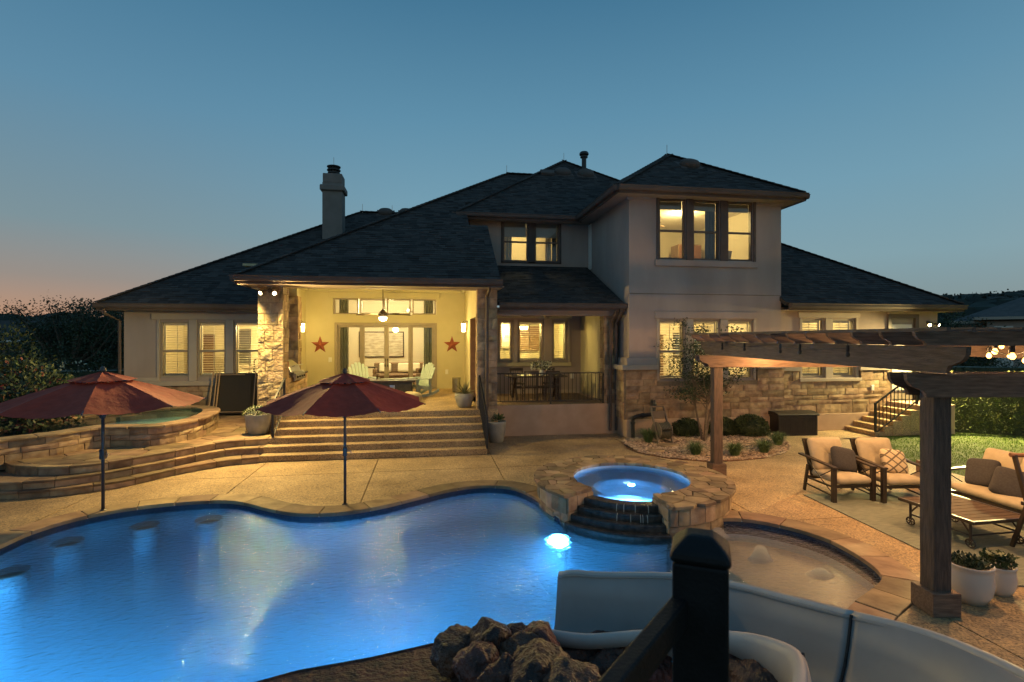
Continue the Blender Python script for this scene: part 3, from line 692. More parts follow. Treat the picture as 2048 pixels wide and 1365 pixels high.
roof([(1.9, 14.6, 3.87), (5.66, 14.6, 3.87), (5.66, 18.3, 5.42), (1.9, 18.3, 5.42)]); gutter((1.98, 14.6, 3.87), (5.7, 14.6, 3.87)); soffit(1.9, 14.62, 5.68, 15.05, 3.70)
# ---- upper middle section
wallY(1.44, 5.72, 5.0, 7.05, LB, .2, [(2.60, 3.51, 5.56, 7.05), (3.74, 4.63, 5.56, 7.05)])
wallX(1.44, LB + .2, 22, 5.2, 7.05)
for a, b in ((2.60, 3.51), (3.74, 4.63)): window(a, b, 5.56, 7.05, LB + .03, 'bronze', shade=.55)
for a, b in ((2.53, 2.60), (3.51, 3.74), (4.63, 4.70)): trimbox(a, b, 5.5, 7.03, LB, .03, 'window_trim', 'gutter')
trimbox(2.53, 4.70, 5.50, 5.56, LB, .03, 'window_trim', 'gutter')
roof([(.93, 17.75, 7.12), (11.1, 17.75, 7.12), (6.0, 22.82, 10.77)]); roof([(.93, 27.9, 7.12), (.93, 17.75, 7.12), (6.0, 22.82, 10.77)], shingles=False); roof([(11.1, 17.75, 7.12), (11.1, 27.9, 7.12), (6.0, 22.82, 10.77)], shingles=False)
ridge((.93, 17.75, 7.12), (6.0, 22.82, 10.77)); ridge((11.1, 17.75, 7.12), (6.0, 22.82, 10.77))
gutter((.93, 17.75, 7.12), (5.3, 17.75, 7.12)); gutter((.93, 21, 7.12), (.93, 17.75, 7.12)); soffit(.95, 17.77, 5.7, 18.3, 6.95); soffit(.95, 18.3, 1.44, 22, 6.95)
# ---- tower
TY = 14.4
low = [(6.63, 7.47), (7.69, 8.55), (8.79, 9.62)]
wallY(5.72, 10.55, 1.2, 7.05, TY, .2, [(a, b, 1.64, 3.40) for a, b in low] + [(a, b, 5.16, 6.94) for a, b in low])
wallX(5.72, TY + .2, LB + .3, 1.9, 7.05); wallX(10.35, TY + .2, 19, 1.9, 7.05)
MB().box(5.715, LB - .35, 5.3, 5.70, LB - .02, 6.9).build('side_window', 'inwhite', house)
for a, b in low:
    window(a, b, 1.64, 3.40, TY + .03, 'tanframe', slats=.12); window(a, b, 5.16, 6.94, TY + .03, 'bronze', shade=.24)
for z0, z1, fm in ((1.62, 3.42, 'trim'), (5.14, 6.96, 'gutter')):
    for a, b in ((6.55, 6.63), (7.47, 7.69), (8.55, 8.79), (9.62, 9.70)): trimbox(a, b, z0, z1, TY, .04, 'window_trim', fm)
trimbox(6.5, 9.75, 3.43, 3.64, TY, .06, 'window_header', 'stucco'); trimbox(6.5, 9.75, 4.96, 5.14, TY, .06, 'window_sill', 'stucco')
trimbox(5.66, 10.6, 6.80, 7.03, TY, .05, 'frieze', 'stucco') if False else [trimbox(a, b, 6.84, 7.03, TY, .05, 'frieze', 'stucco') for a, b in ((5.66, 6.5), (9.75, 10.6))]
trimbox(5.72, 10.55, 4.14, 4.155, TY, .006, 'control_joint', 'mortar')
trimbox(5.46, 6.55, 1.95, 2.08, TY, .18, 'ledge', 'trim'); trimbox(9.70, 10.58, 1.95, 2.08, TY, .18, 'ledge', 'trim'); trimbox(5.62, 6.55, 2.08, 2.28, TY, .08, 'ledge', 'stucco'); trimbox(9.70, 10.58, 2.08, 2.28, TY, .08, 'ledge', 'stucco')
MB().box(5.46, TY, 1.95, 5.72, 15.1, 2.08).build('ledge', 'trim', house); MB().box(5.62, TY, 2.08, 5.72, 15.1, 2.28).build('ledge', 'stucco', house)
MB().box(5.60, TY - .10, 0, 10.62, 18.3, .52).build('foundation', 'concrete', house, bevel=.01)
sw(5.60, 5.0, .52, 1.95, TY, holes=[(.93, 4.12, 1.60, 3)], gap=.010)
swx(5.62, TY - .04, .78, .52, 1.95, -1)
roof([(5.2, 13.9, 7.12), (11.0, 13.9, 7.12), (8.1, 16.8, 9.08)]); roof([(5.2, 17.8, 7.12), (5.2, 13.9, 7.12), (8.1, 16.8, 9.08), (8.1, 20.6, 9.08)]); roof([(11.0, 13.9, 7.12), (11.0, 20, 7.12), (8.1, 20.6, 9.08), (8.1, 16.8, 9.08)], shingles=False)
ridge((5.2, 13.9, 7.12), (8.1, 16.8, 9.08)); ridge((11.0, 13.9, 7.12), (8.1, 16.8, 9.08)); ridge((8.1, 16.8, 9.08), (8.1, 20.5, 9.08))
gutter((5.2, 13.9, 7.12), (11.0, 13.9, 7.12)); gutter((5.2, 17.75, 7.12), (5.2, 13.9, 7.12)); gutter((11.0, 13.9, 7.12), (11.0, 19, 7.12)); soffit(5.22, 13.92, 10.98, 14.42, 6.95); soffit(5.22, 14.42, 5.74, 17.9, 6.95); soffit(10.5, 14.42, 10.98, 19, 6.95)
# ---- right wing
RY = 14.6
rw = [(11.39, 12.20), (12.46, 13.27)]
wallY(10.5, 16.28, 1.2, 3.8, RY, .2, [(a, b, 1.64, 3.46) for a, b in rw] + [(14.52, 15.44, 1.2, 3.57)]); wallX(16.08, RY + .2, 22, .5, 3.8)
for a, b in rw: window(a, b, 1.64, 3.46, RY + .03, 'tanframe', slats=.3)
for a, b in ((11.31, 11.39), (12.20, 12.46), (13.27, 13.35)): trimbox(a, b, 1.62, 3.48, RY, .04, 'window_trim')
trimbox(11.25, 13.4, 3.49, 3.66, RY, .06, 'window_header'); trimbox(10.62, 11.31, 1.85, 2.02, RY, .12, 'ledge'); trimbox(13.35, 14.42, 1.85, 2.02, RY, .12, 'ledge')
trimbox(11.25, 13.4, 1.52, 1.62, RY, .13, 'window_sill', 'trim')
MB().box(10.6, RY - .10, 0, 16.28, 18, .52).build('foundation', 'concrete', house, bevel=.01)
sw(10.62, 3.84, .52, 1.85, RY, holes=[(.63, 2.78, 1.52, 3)])
fr_ = MB().box(14.42, RY - .05, FZ, 14.54, RY + .1, 3.62).box(15.42, RY - .05, FZ, 15.54, RY + .1, 3.62).box(14.54, RY - .05, 3.5, 15.42, RY + .1, 3.62).build('entry_door', 'bronze', house)
MB().box(14.54, RY + .04, FZ, 15.42, RY + .09, 3.5).build('door_leaf', 'tanframe', fr_); MB().box(14.62, RY + .02, FZ + .25, 15.34, RY + .038, 3.3).build('pane', 'lampglow' if False else 'inwhite', fr_); trimbox(14.40, 15.56, 3.63, 3.70, RY, .07, 'door_header')
roof([(10.5, 14.1, 3.91), (16.7, 14.1, 3.91), (11.0, 19.8, 7.73), (10.5, 19.8, 7.73)]); roof([(16.7, 14.1, 3.91), (16.7, 25.5, 3.91), (11.0, 19.8, 7.73)], shingles=False); ridge((16.7, 14.1, 3.91), (11.0, 19.8, 7.73))
gutter((10.6, 14.1, 3.91), (16.7, 14.1, 3.91)); gutter((16.7, 14.1, 3.91), (16.7, 22, 3.91)); soffit(10.6, 14.12, 16.68, 14.62, 3.72); soffit(16.2, 14.62, 16.68, 20, 3.72)
# side entry steps and landing
MB().box(14.3, 13.35, 0, 15.5, RY - .1, FZ - .02).build('landing', 'concrete', house, bevel=.01)
for k in range(5):
    x = 14.3 - .3 * k; MB().box(x - .3, 13.37, 0, x - .002, RY - .1, FZ - .02 - .15 * (k + 1)).build('stair_step', 'deck', house, bevel=.01)
# ---- chimney, vents, rods
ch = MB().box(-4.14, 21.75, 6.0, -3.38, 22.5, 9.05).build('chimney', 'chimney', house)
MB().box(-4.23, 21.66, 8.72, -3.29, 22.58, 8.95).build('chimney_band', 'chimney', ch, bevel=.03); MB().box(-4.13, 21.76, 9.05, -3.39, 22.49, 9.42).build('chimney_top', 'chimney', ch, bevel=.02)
cap = MB().lathe([(.20, 9.42), (.20, 9.50), (.24, 9.5), (.24, 9.54)], 14, (-3.76, 22.1, 0)); 
for k in range(12): t = 2 * PI * k / 12; cap.tube([(-3.76 + .22 * math.cos(t), 22.1 + .22 * math.sin(t), 9.54), (-3.76 + .22 * math.cos(t), 22.1 + .22 * math.sin(t), 9.76)], .012, 5)
cap.lathe([(.14, 9.54), (.14, 9.78)], 12, (-3.76, 22.1, 0)).lathe([(.27, 9.62), (.27, 9.65)], 14, (-3.76, 22.1, 0)).lathe([(.27, 9.76), (.27, 9.79), (.1, 9.83)], 14, (-3.76, 22.1, 0)); cap.build('chimney_cap', 'black', ch)
def onplane(x, y, p0, m, Y0):                       # pixel on a front slope z = p0 + m (Y - Y0)
    d = ray(x, y); s = (p0 - m * Y0 - H) / (d.z - m * d.y); return Vector((d.x * s, d.y * s, H + d.z * s))
def turtle(p, m, w=.62):
    b = MB(); pr = [(1, 0), (1.0, .06), (.93, .13), (.75, .18), (.4, .205)]
    vs = []; n_ = 20
    for r, z in pr: vs += [(w / 2 * r * math.cos(2 * PI * k / n_), w * .42 * r * math.sin(2 * PI * k / n_), z) for k in range(n_)]
    fs = [(i * n_ + k, i * n_ + (k + 1) % n_, (i + 1) * n_ + (k + 1) % n_, (i + 1) * n_ + k) for i in range(len(pr) - 1) for k in range(n_)] + [tuple((len(pr) - 1) * n_ + k for k in range(n_))]
    b.add(vs, fs); b.box(-w / 2 - .06, -w / 2 - .02, -.02, w / 2 + .06, w / 2 + .02, .015)
    b.build('roof_vent', 'gutter', house, loc=p, rot=(math.atan(m), 0, 0), smooth=False)
for x, y in ((1125, 347), (1171, 350)): turtle(onplane(x, y, 7.12, .72, 17.75), .72, .72)
turtle(onplane(1379, 332, 7.12, .676, 13.9), .676, .66); turtle(onplane(771, 427, 3.92, .67, 17.5), .67, .66); turtle(onplane(812, 427, 3.92, .67, 17.5), .67, .6)
p = Vector((6.7, 17.3, 8.12)); b = MB(); MB().lathe([(.42, 0), (.42, .08), (.3, .2), (.1, .24)], 18).build('roof_vent', 'gutter', house, loc=p, rot=(0, -math.atan(.676), 0))
p = onplane(1094, 349, 7.12, .72, 17.75); MB().box(-.28, -.2, -.05, .28, .2, .14).build('roof_vent', 'gutter', house, loc=p, rot=(math.atan(.72), 0, 0), bevel=.03)
p = onplane(1168, 345, 7.12, .72, 17.75); MB().lathe([(.1, -.2), (.1, .62), (.16, .62), (.16, .68), (.1, .68), (.1, .74), (.2, .74), (.2, .80), (.16, .86)], 14).build('flue_pipe', 'black', house, loc=p)
for q in ((3.25, 21.7, 9.71), (6.0, 22.82, 10.77), (8.0, 16.75, 9.05), (-2.9, 24.3, 8.5), (-1.6, 24.3, 8.5), (-3.76, 22.1, 9.8)):
    MB().tube([(q[0], q[1], q[2] - .05), (q[0], q[1], q[2] + .36)], .012, 5).build('lightning_rod', 'steel', house)
# downspouts
def downspout(pts): return MB().tube(pts, .045, 6).build('downspout', 'gutter', house)
downspout([(1.62, 13.85, 4.28), (1.62, 13.95, 4.15), (1.60, 14.33, 4.0), (1.60, 14.36, .1)])
downspout([(5.45, 14.62, 3.72), (5.45, 14.7, 3.6), (5.38, 15.0, 3.35), (5.38, 15.03, .1)])
downspout([(-9.6, 17.45, 3.75), (-9.6, 17.5, 3.6), (-9.42, 17.95, 3.4), (-9.42, 17.98, .5)])
downspout([(5.56, 14.55, 3.72), (5.56, 14.6, 3.6), (5.56, 15.03, 3.3), (5.56, 15.03, .1)])

# ================================================================ ROOMS BEHIND THE WINDOWS
WARM = (1, .73, .27); AMBER = (1, .56, .20); YEL = (1, .72, .20)
def room(x0, x1, y0, y1, z0, z1, floor='infloor', wall='inwall', ceil='inwhite', front=True):
    MB().add([(x0, y0, z0), (x1, y0, z0), (x1, y1, z0), (x0, y1, z0)], [(0, 1, 2, 3)]).build('room_floor', floor, house)
    MB().add([(x0, y0, z1), (x1, y0, z1), (x1, y1, z1), (x0, y1, z1)], [(3, 2, 1, 0)]).build('room_ceiling', ceil, house)
    MB().add([(x0, y1, z0), (x1, y1, z0), (x1, y1, z1), (x0, y1, z1), (x0, y0, z0), (x0, y0, z1), (x1, y0, z0), (x1, y0, z1)], [(0, 1, 2, 3), (4, 0, 3, 5), (1, 6, 7, 2)]).build('room_wall', wall, house)
def curtain(x, y, w, z0, z1, m, label, along='x', group=None):
    b = MB(); n = 24; vs = []
    for i in range(n + 1):
        t = i / n; o = .04 * math.sin(t * 2 * PI * w / .11)
        vs += [(x + w * t, y + o, z0), (x + w * t, y + o, z1)] if along == 'x' else [(x + o, y + w * t, z0), (x + o, y + w * t, z1)]
    b.add(vs, [(2 * i, 2 * i + 2, 2 * i + 3, 2 * i + 1) for i in range(n)])
    return tag(b.build('curtain', m, smooth=True), label, 'curtain', group)
room(-4.9, 1.9, 20.72, 26, FZ, 4.66)
lamp('living_light', 'POINT', (-1.6, 22.9, 4.2), 395, (1, .78, .40), .25)
curtain(-3.34, 20.82, .34, FZ, 4.34, 'curtain', 'grey curtain inside the glass door at its left end'); curtain(-.16, 20.82, .36, FZ, 4.34, 'curtain', 'grey green curtain inside the glass door at its right end')
pt = thing('painting', 'large cream abstract painting on the living room wall', 'painting', (-2.2, 25.92, 2.55))
MB().box(-1.05, 0, -.62, 1.05, .06, .62).build('frame', 'darkwood', pt)
m = mat('abstract_paint', (.38, .33, .26), (.68, .62, .50), 3, .7, detail=9, stretch=(1, 1, 4)); MB().box(-1.0, -.012, -.57, 1.0, -.002, .57).build('canvas', m, pt)
dr = thing('front_door', 'brown wooden front door standing open at the far end of the living room', 'door', (.55, 25.4, FZ), .5)
MB().box(-.6, -.03, 0, .6, .03, 2.5).build('leaf', 'door', dr, bevel=.01); MB().box(-.36, -.045, .9, .10, -.032, 2.2).build('pane', 'glazegrey', dr); MB().box(.42, -.07, 1.0, .47, -.031, 1.22).build('handle', 'steel', dr)
def sofa_like(name, label, cat, x, y, w, z, m, rz=0, d=.85):
    t = thing(name, label, cat, (x, y, z), rz)
    MB().box(-w / 2, -d / 2, .1, w / 2, d / 2, .42).build('seat', m, t, bevel=.05, seg=3); MB().box(-w / 2, d / 2 - .22, .42, w / 2, d / 2, .88).build('backrest', m, t, bevel=.06, seg=3)
    for sgn in (-1, 1): MB().box(sgn * w / 2 - (.16 if sgn > 0 else 0), -d / 2, .42, sgn * w / 2 + (0 if sgn > 0 else .16), d / 2 - .22, .64).build('armrest', m, t, bevel=.05, seg=3)
    return t
sofa_like('sofa', 'brown patterned sofa with pillows seen through the glass door', 'sofa', -1.2, 23.6, 2.3, FZ, 'couch')
for px_, lb in ((-1.85, 'plain cream pillow at the left end of the brown sofa'), (-1.05, 'cream pillow with a dark print in the middle of the brown sofa'), (-.6, 'cream striped pillow at the right end of the brown sofa')):
    tag(MB().box(-.26, -.08, -.2, .26, .08, .2).build('pillow', 'pillow', bevel=.07, seg=3, loc=(px_, 23.55, FZ + .66), rot=(-.25, 0, 0)), lb, 'pillow')
sofa_like('armchair', 'dark armchair inside the glass door beside the wooden front door', 'armchair', .05, 23.6, 1.0, FZ, 'couch', -.3)
tag(MB().box(-.26, -.08, -.2, .26, .08, .2).build('pillow', 'pillow', bevel=.07, seg=3, loc=(.02, 23.5, FZ + .66), rot=(-.25, 0, -.3)), 'cream pillow on the dark armchair by the front door', 'pillow')
ctb = thing('coffee_table', 'reddish wooden coffee table in front of the indoor sofa', 'table', (-1.25, 22.3, FZ)); MB().box(-.75, -.4, .36, .75, .4, .44).build('tabletop', 'leather', ctb, bevel=.01); MB().box(-.7, -.35, 0, .7, .35, .36).build('base', 'leather', ctb)
sdt = thing('side_table', 'dark side table with a small plant left of the indoor sofa', 'table', (-2.55, 23.6, FZ)); MB().box(-.3, -.3, .66, .3, .3, .70).build('tabletop', 'darkwood', sdt); [MB().box(a * .26 - .02, c * .26 - .02, 0, a * .26 + .02, c * .26 + .02, .66).build('leg', 'darkwood', sdt) for a in (-1, 1) for c in (-1, 1)]
fn = thing('ceiling_fan', 'pale indoor fan seen through the transom window', 'fan', (-.75, 22.9, 3.95)); MB().lathe([(.10, 0), (.16, .05), (.12, .14), (.02, .16), (.02, .70)], 14).build('motor', 'inwhite', fn); MB().box(-.55, -.06, .06, .55, .06, .075).build('blade', 'inwhite', fn)
# bathroom
room(-9.1, -4.85, 18.22, 21.5, FZ, 3.64); lamp('bath_light', 'POINT', (-5.6, 19.6, 3.3), 219, WARM, .2)
tb = MB(); tb.lathe([(.55, 0), (.62, .5), (.66, .78), (.60, .78), (.5, .3)], 24); o = tag(tb.build('bathtub', 'inwhite', loc=(-6.6, 19.0, FZ), smooth=True), 'white bathtub behind the middle window of the left wing', 'bathtub'); o.scale = (1.2, .8, 1)
fc = MB().tube([(0, 0, 0), (0, 0, .25), (.05, 0, .32), (.16, 0, .33), (.2, 0, .26)], .022, 8).box(-.03, -.03, -.9, .03, .03, 0); tag(fc.build('faucet', 'bronze', loc=(-5.75, 18.75, FZ + .95)), 'dark faucet behind the third window of the left wing', 'faucet')
cb_ = thing('cabinet', 'pale bathroom vanity cabinet inside the left wing', 'cabinet', (-5.9, 21.1, FZ)); MB().box(-.9, -.35, 0, .9, .35, .85).build('body', 'inwhite', cb_, bevel=.01); MB().box(-.95, -.4, .85, .95, .38, .9).build('countertop', 'trim', cb_)
MB().box(-7.6, 21.44, 1.9, -6.7, 21.49, 3.2).build('room_mirror', 'steel', house); MB().box(-8.9, 21.42, FZ, -8.0, 21.49, 3.0).build('room_door', 'walnut', house)
tag(MB().box(-.2, -.02, 0, .2, .02, .8).build('towel', 'curtain', bevel=.01, loc=(-7.2, 20.9, 1.7)), 'grey towel hanging behind the middle window of the left wing', 'towel')
# kitchen
room(1.75, 5.55, 18.47, 23.5, FZ, 3.72); lamp('kitchen_light', 'POINT', (3.6, 20.0, 3.3), 579, YEL, .2)
isl = thing('kitchen_island', 'kitchen island behind the middle patio window', 'island', (3.5, 21.3, FZ)); MB().box(-1, -.45, 0, 1, .45, .88).build('base', 'walnut', isl, bevel=.01); MB().box(-1.08, -.53, .88, 1.08, .53, .93).build('countertop', 'shade', isl, bevel=.01)
kc = thing('kitchen_cabinets', 'pale kitchen wall cabinets with dark oven at the back', 'cabinet', (3.6, 23.1, FZ)); MB().box(-1.7, -.3, 0, 1.7, .38, .9).build('base', 'inwhite', kc); MB().box(-1.7, 0, 1.4, -.4, .38, 2.5).build('wall_cabinet', 'walnut', kc); MB().box(.4, 0, 1.4, 1.7, .38, 2.5).build('wall_cabinet', 'walnut', kc); MB().box(-.35, .1, 1.5, .35, .38, 2.9).build('range_hood', 'steel', kc); MB().box(-1.2, -.33, .3, -.5, -.3, .8).build('oven', 'black', kc)
pl = thing('pendant_light', 'glowing chandelier with two pale shades behind the middle patio window', 'lamp', (3.45, 19.9, 3.18))
for dx in (-.2, .2): MB().lathe([(.14, 0), (.16, .13)], 16, (dx, 0, 0)).build('lamp_shade', 'lampglow', pl)
MB().tube([(0, 0, -.12), (0, 0, .54)], .015, 6).tube([(-.3, 0, -.1), (.3, 0, -.1)], .02, 6).build('stem', 'bronze', pl)
# upstairs middle room
room(1.7, 5.6, 18.47, 21.8, 4.95, 7.22); lamp('upstairs_middle_light', 'POINT', (3.6, 20.3, 6.9), 66, WARM, .15)
curtain(2.66, 18.62, .3, 5.2, 6.95, 'curtainlight', 'cream curtain at the left upstairs window of the middle section'); curtain(4.2, 18.62, .22, 5.2, 6.95, 'curtainlight', 'cream curtain at the right upstairs window of the middle section'); curtain(4.44, 18.58, .17, 5.2, 6.6, 'curtainblue', 'blue curtain edge at the right upstairs window of the middle section')
ch2 = thing('pendant_light', 'small glowing chandelier in the left upstairs window', 'lamp', (3.05, 20.3, 6.75)); MB().lathe([(.05, -.1), (.12, 0), (.05, .1)], 12).build('lamp_shade', 'lampglow', ch2); MB().tube([(0, 0, .1), (0, 0, .46)], .012, 6).build('stem', 'bronze', ch2)
# tower bedroom
room(5.95, 10.31, 14.62, 19.2, 4.55, 7.02, 'infloor', 'inwall', 'inwhite'); lamp('bedroom_light', 'POINT', (8.3, 16.3, 6.7), 109, WARM, .15)
bd = thing('bed', 'bed with pale bedding in the left tower window upstairs', 'bed', (7.0, 17.8, 4.55)); MB().box(-.9, -1, .1, .9, 1, .75).build('mattress', 'bedding', bd, bevel=.08, seg=3); MB().box(-.95, .98, 0, .95, 1.06, 1.2).build('headboard', 'inwhite', bd)
curtain(7.9, 19.05, .5, 4.9, 6.6, 'curtain', 'pleated grey curtain on the far wall of the tower bedroom'); curtain(8.25, 14.72, .3, 4.6, 6.8, 'curtainblue', 'blue grey curtain at the middle tower window upstairs')
fn2 = thing('ceiling_fan', 'lit bedroom fan at the left tower window upstairs', 'fan', (7.35, 16.9, 6.62)); MB().lathe([(.1, 0), (.14, .08), (.02, .1), (.02, .4)], 14).build('motor', 'bronze', fn2); [MB().box(.12, -.06, .05, .62, .06, .065).build('blade', 'infloor', fn2, rot=(0, 0, k * 2 * PI / 5)) for k in range(5)]; MB().lathe([(.1, 0), (.08, -.06), (.02, -.08)], 12).build('lamp_shade', 'lampglow', fn2)
wd = thing('wardrobe', 'brown wooden wardrobe behind the middle tower window', 'wardrobe', (9.5, 18.3, 4.55)); MB().box(-.45, -.3, 0, .45, .3, 1.75).build('body', 'infloor', wd, bevel=.01); MB().box(-.42, -.32, .1, -.01, -.302, 1.7).build('door', 'leather', wd); MB().box(.01, -.32, .1, .42, -.302, 1.7).build('door', 'leather', wd)
tag(MB().box(-.28, -.04, 0, .28, .04, .62).build('screen_panel', 'shade', loc=(9.05, 15.2, 5.0), rot=(.15, .1, .2), bevel=.01), 'grey flat panel leaning in the right tower window upstairs', 'panel')
# tower ground floor and wing rooms
room(5.95, 10.31, 14.62, 18.4, FZ, 3.72); lamp('study_light', 'POINT', (8.1, 16.4, 3.4), 151, WARM, .2)
bk_ = thing('bookcase', 'dark bookcase behind the left ground floor window of the tower', 'bookcase', (7.6, 18.1, FZ))
MB().box(-.9, -.02, 0, .9, .2, 2.1).build('back_panel', 'walnut', bk_)
for z in (.0, .5, 1.0, 1.5, 2.06): MB().box(-.9, -.25, z, .9, -.02, z + .04).build('shelf', 'walnut', bk_)
wp = thing('picture', 'framed dark picture behind the middle ground floor window of the tower', 'picture', (9.6, 18.3, 2.6)); MB().box(-.6, 0, -.45, .6, .05, .45).build('frame', 'darkwood', wp); MB().box(-.52, -.01, -.37, .52, -.002, .37).build('canvas', 'curtainblue', wp)
tl = thing('floor_lamp', 'floor lamp with pale shade behind the right ground floor window of the tower', 'lamp', (9.75, 16.6, FZ)); MB().tube([(0, 0, 0), (0, 0, 1.5)], .015, 6).build('pole', 'bronze', tl); MB().lathe([(.22, 1.45), (.14, 1.8)], 16).build('lamp_shade', 'lampglow', tl); MB().lathe([(.15, 0), (.14, .03)], 14).build('base', 'bronze', tl)
room(10.75, 13.9, 14.82, 18.4, FZ, 3.72);
wdr = thing('cabinet', 'brown tall cabinet behind the two windows of the right wing', 'cabinet', (12.9, 18.1, FZ)); MB().box(-.9, -.25, 0, .9, .25, 2.3).build('body', 'walnut', wdr); MB().box(-.86, -.275, .05, -.01, -.252, 2.25).build('door', 'leather', wdr); MB().box(.01, -.275, .05, .86, -.252, 2.25).build('door', 'leather', wdr)
lamp('wing_light', 'POINT', (12.4, 16.6, 3.4), 118, WARM, .2)

# ================================================================ THINGS FIXED TO THE HOUSE
def fan(label, loc, drop, lit, rz):
    t = thing('ceiling_fan', label, 'fan', loc, rz)
    MB().lathe([(.03, -.05), (.14, 0), (.16, .06), (.10, .14), (.03, .22)], 18).build('motor', 'bronze', t, smooth=False)
    MB().tube([(0, 0, .2), (0, 0, drop)], .014, 6).build('downrod', 'bronze', t)
    for k in range(5):
        MB().add([(.12, -.035, .05), (.85, -.085, .03), (.92, .0, .04), (.85, .085, .06), (.12, .035, .07), (.12, -.035, .06), (.85, -.085, .04), (.92, .0, .05), (.85, .085, .07), (.12, .035, .08)], [(0, 1, 2, 3, 4), (9, 8, 7, 6, 5), (0, 5, 6, 1), (1, 6, 7, 2), (2, 7, 8, 3), (3, 8, 9, 4), (4, 9, 5, 0)]).build('blade', 'darkwood', t, rot=(0, 0, k * 2 * PI / 5))
    if lit: MB().lathe([(.13, -.04), (.13, -.07), (.10, -.13), (.02, -.155)], 18).build('lamp_shade', 'lampglow', t, smooth=True)
    return t
f1 = fan('bronze ceiling fan with a lit lamp hanging in the porch', (-1.42, 17.2, 3.56), 1.16, True, .3)
lamp('porch_fan_light', 'POINT', (-1.42, 17.2, 3.22), 190, YEL, .13)
fan('dark unlit ceiling fan over the dining patio', (3.84, 16.7, 3.55), .2, False, .1)
def sconce(label, loc, sgn):
    t = thing('wall_lantern', label, 'lantern', loc)
    MB().box(-.02 * sgn, -.06, -.1, .0, .06, .22).build('backplate', 'bronze', t); MB().tube([(0, 0, .18), (.12 * sgn, 0, .22), (.14 * sgn, 0, .17)], .012, 6).build('arm', 'bronze', t)
    MB().lathe([(.085, .13), (.02, .18)], 4, (.14 * sgn, 0, 0)).build('roof_cap', 'bronze', t); MB().lathe([(.06, -.17), (.075, .12)], 8, (.14 * sgn, 0, 0)).build('lamp_glass', 'lampglow', t)
    lamp('lantern_light', 'POINT', (loc[0] + .30 * sgn, loc[1], loc[2] - .02), 22, YEL, .06)
sconce('lit wall lantern on the left wall of the porch', (-4.48, 19.3, 3.25), 1); sconce('lit wall lantern on the right wall of the porch', (1.38, 18.6, 3.25), -1)
def starthing(label, x, z):
    t = MB(); pts = []
    for k in range(10):
        a = PI / 2 + k * PI / 5; r = .34 if k % 2 == 0 else .135; pts.append((r * math.cos(a), 0, r * math.sin(a)))
    vs = pts + [(0, -.09, 0)]; fs = [(k, (k + 1) % 10, 10) for k in range(10)] + [tuple(range(9, -1, -1))]
    t.add(vs, fs); tag(t.build('wall_star', 'star', loc=(x, PB - .01, z)), label, 'star')
starthing('rust red metal star left of the glass door', -3.98, 2.60); starthing('rust red metal star right of the glass door', .92, 2.60)
def flood(label, loc, tgt, col, power, nrm):
    t = thing('floodlight', label, 'floodlight', loc)
    MB().lathe([(.06, 0), (.06, .04)], 14).build('base', 'bronze', t, rot=(PI / 2, 0, 0))
    for sgn in (-1, 1):
        q = MB().lathe([(.035, 0), (.05, .05), (.065, .14), (.06, .14)], 14).build('lamp_head', 'bronze', t, loc=(sgn * .11, -.12, -.03), rot=(math.radians(115), 0, sgn * .5))
        MB().lathe([(.045, .1405), (.03, .15)], 14).build('lens', 'floodglow', q)
    MB().tube([(-.11, -.1, -.02), (0, -.03, 0), (.11, -.1, -.02)], .018, 6).build('arm', 'bronze', t)
    for sgn, tg in ((-1, tgt[0]), (1, tgt[1])):
        q = Vector(loc) + Vector(nrm) + Vector((sgn * .12, 0, 0)); lamp('flood_beam', 'SPOT', tuple(q), power, col, .06, None, q + Vector(tg), math.radians(174), .8)
flood('twin headed floodlight glowing at the top of the left porch pier', (-4.06, 14.49, 4.10), ((-.85, -.40, -.75), (.85, -.55, -.65)), (1, .70, .24), 740, (0, -.56, -.12))
flood('twin headed floodlight glowing on the wall at the right end of the house', (15.9, 14.59, 3.36), ((-.7, -.8, -.8), (.3, -.8, -.6)), (1, .76, .30), 1700, (0, -.75, -.1))
sg = thing('wall_sign', 'narrow brown vertical wall sign with white letters beside the dining patio column', 'sign', (5.41, 15.9, 2.75))
MB().box(-.03, -.1, -.5, 0, .1, .5).build('board', 'leather', sg)
for k, ch_ in enumerate('EEPSITL'):
    cu = bpy.data.curves.new('letter', 'FONT'); cu.body = ch_; cu.size = .15; cu.align_x = 'CENTER'; cu.align_y = 'CENTER'; cu.extrude = .004
    lo = bpy.data.objects.new('tmp', cu); COL.objects.link(lo); dg = bpy.context.evaluated_depsgraph_get(); me = bpy.data.meshes.new_from_object(lo.evaluated_get(dg)); bpy.data.objects.remove(lo)
    me.materials.append(MT['white']); lo = bpy.data.objects.new('letter', me); COL.objects.link(lo); lo.parent = sg; lo.location = (-.035, 0, .42 - k * .14); lo.rotation_euler = (PI / 2, 0, -PI / 2)
def outlet(x, z, Y, label): tag(MB().box(-.06, -.025, -.09, .06, 0, .09).box(-.045, -.032, -.07, .045, -.025, .07).build('outlet_box', 'white', bevel=.006, loc=(x, Y, z)), label, 'outlet')
outlet(.72, 1.55, PB, 'white outlet box low on the porch wall right of the glass door'); outlet(-3.62, 2.05, PB, 'small switch plate left of the glass door'); outlet(13.78, 1.30, RY - .1, 'white outlet box on the stone wall beside the side steps'); outlet(5.1, 1.5, LB, 'dark outlet box on the dining patio wall')
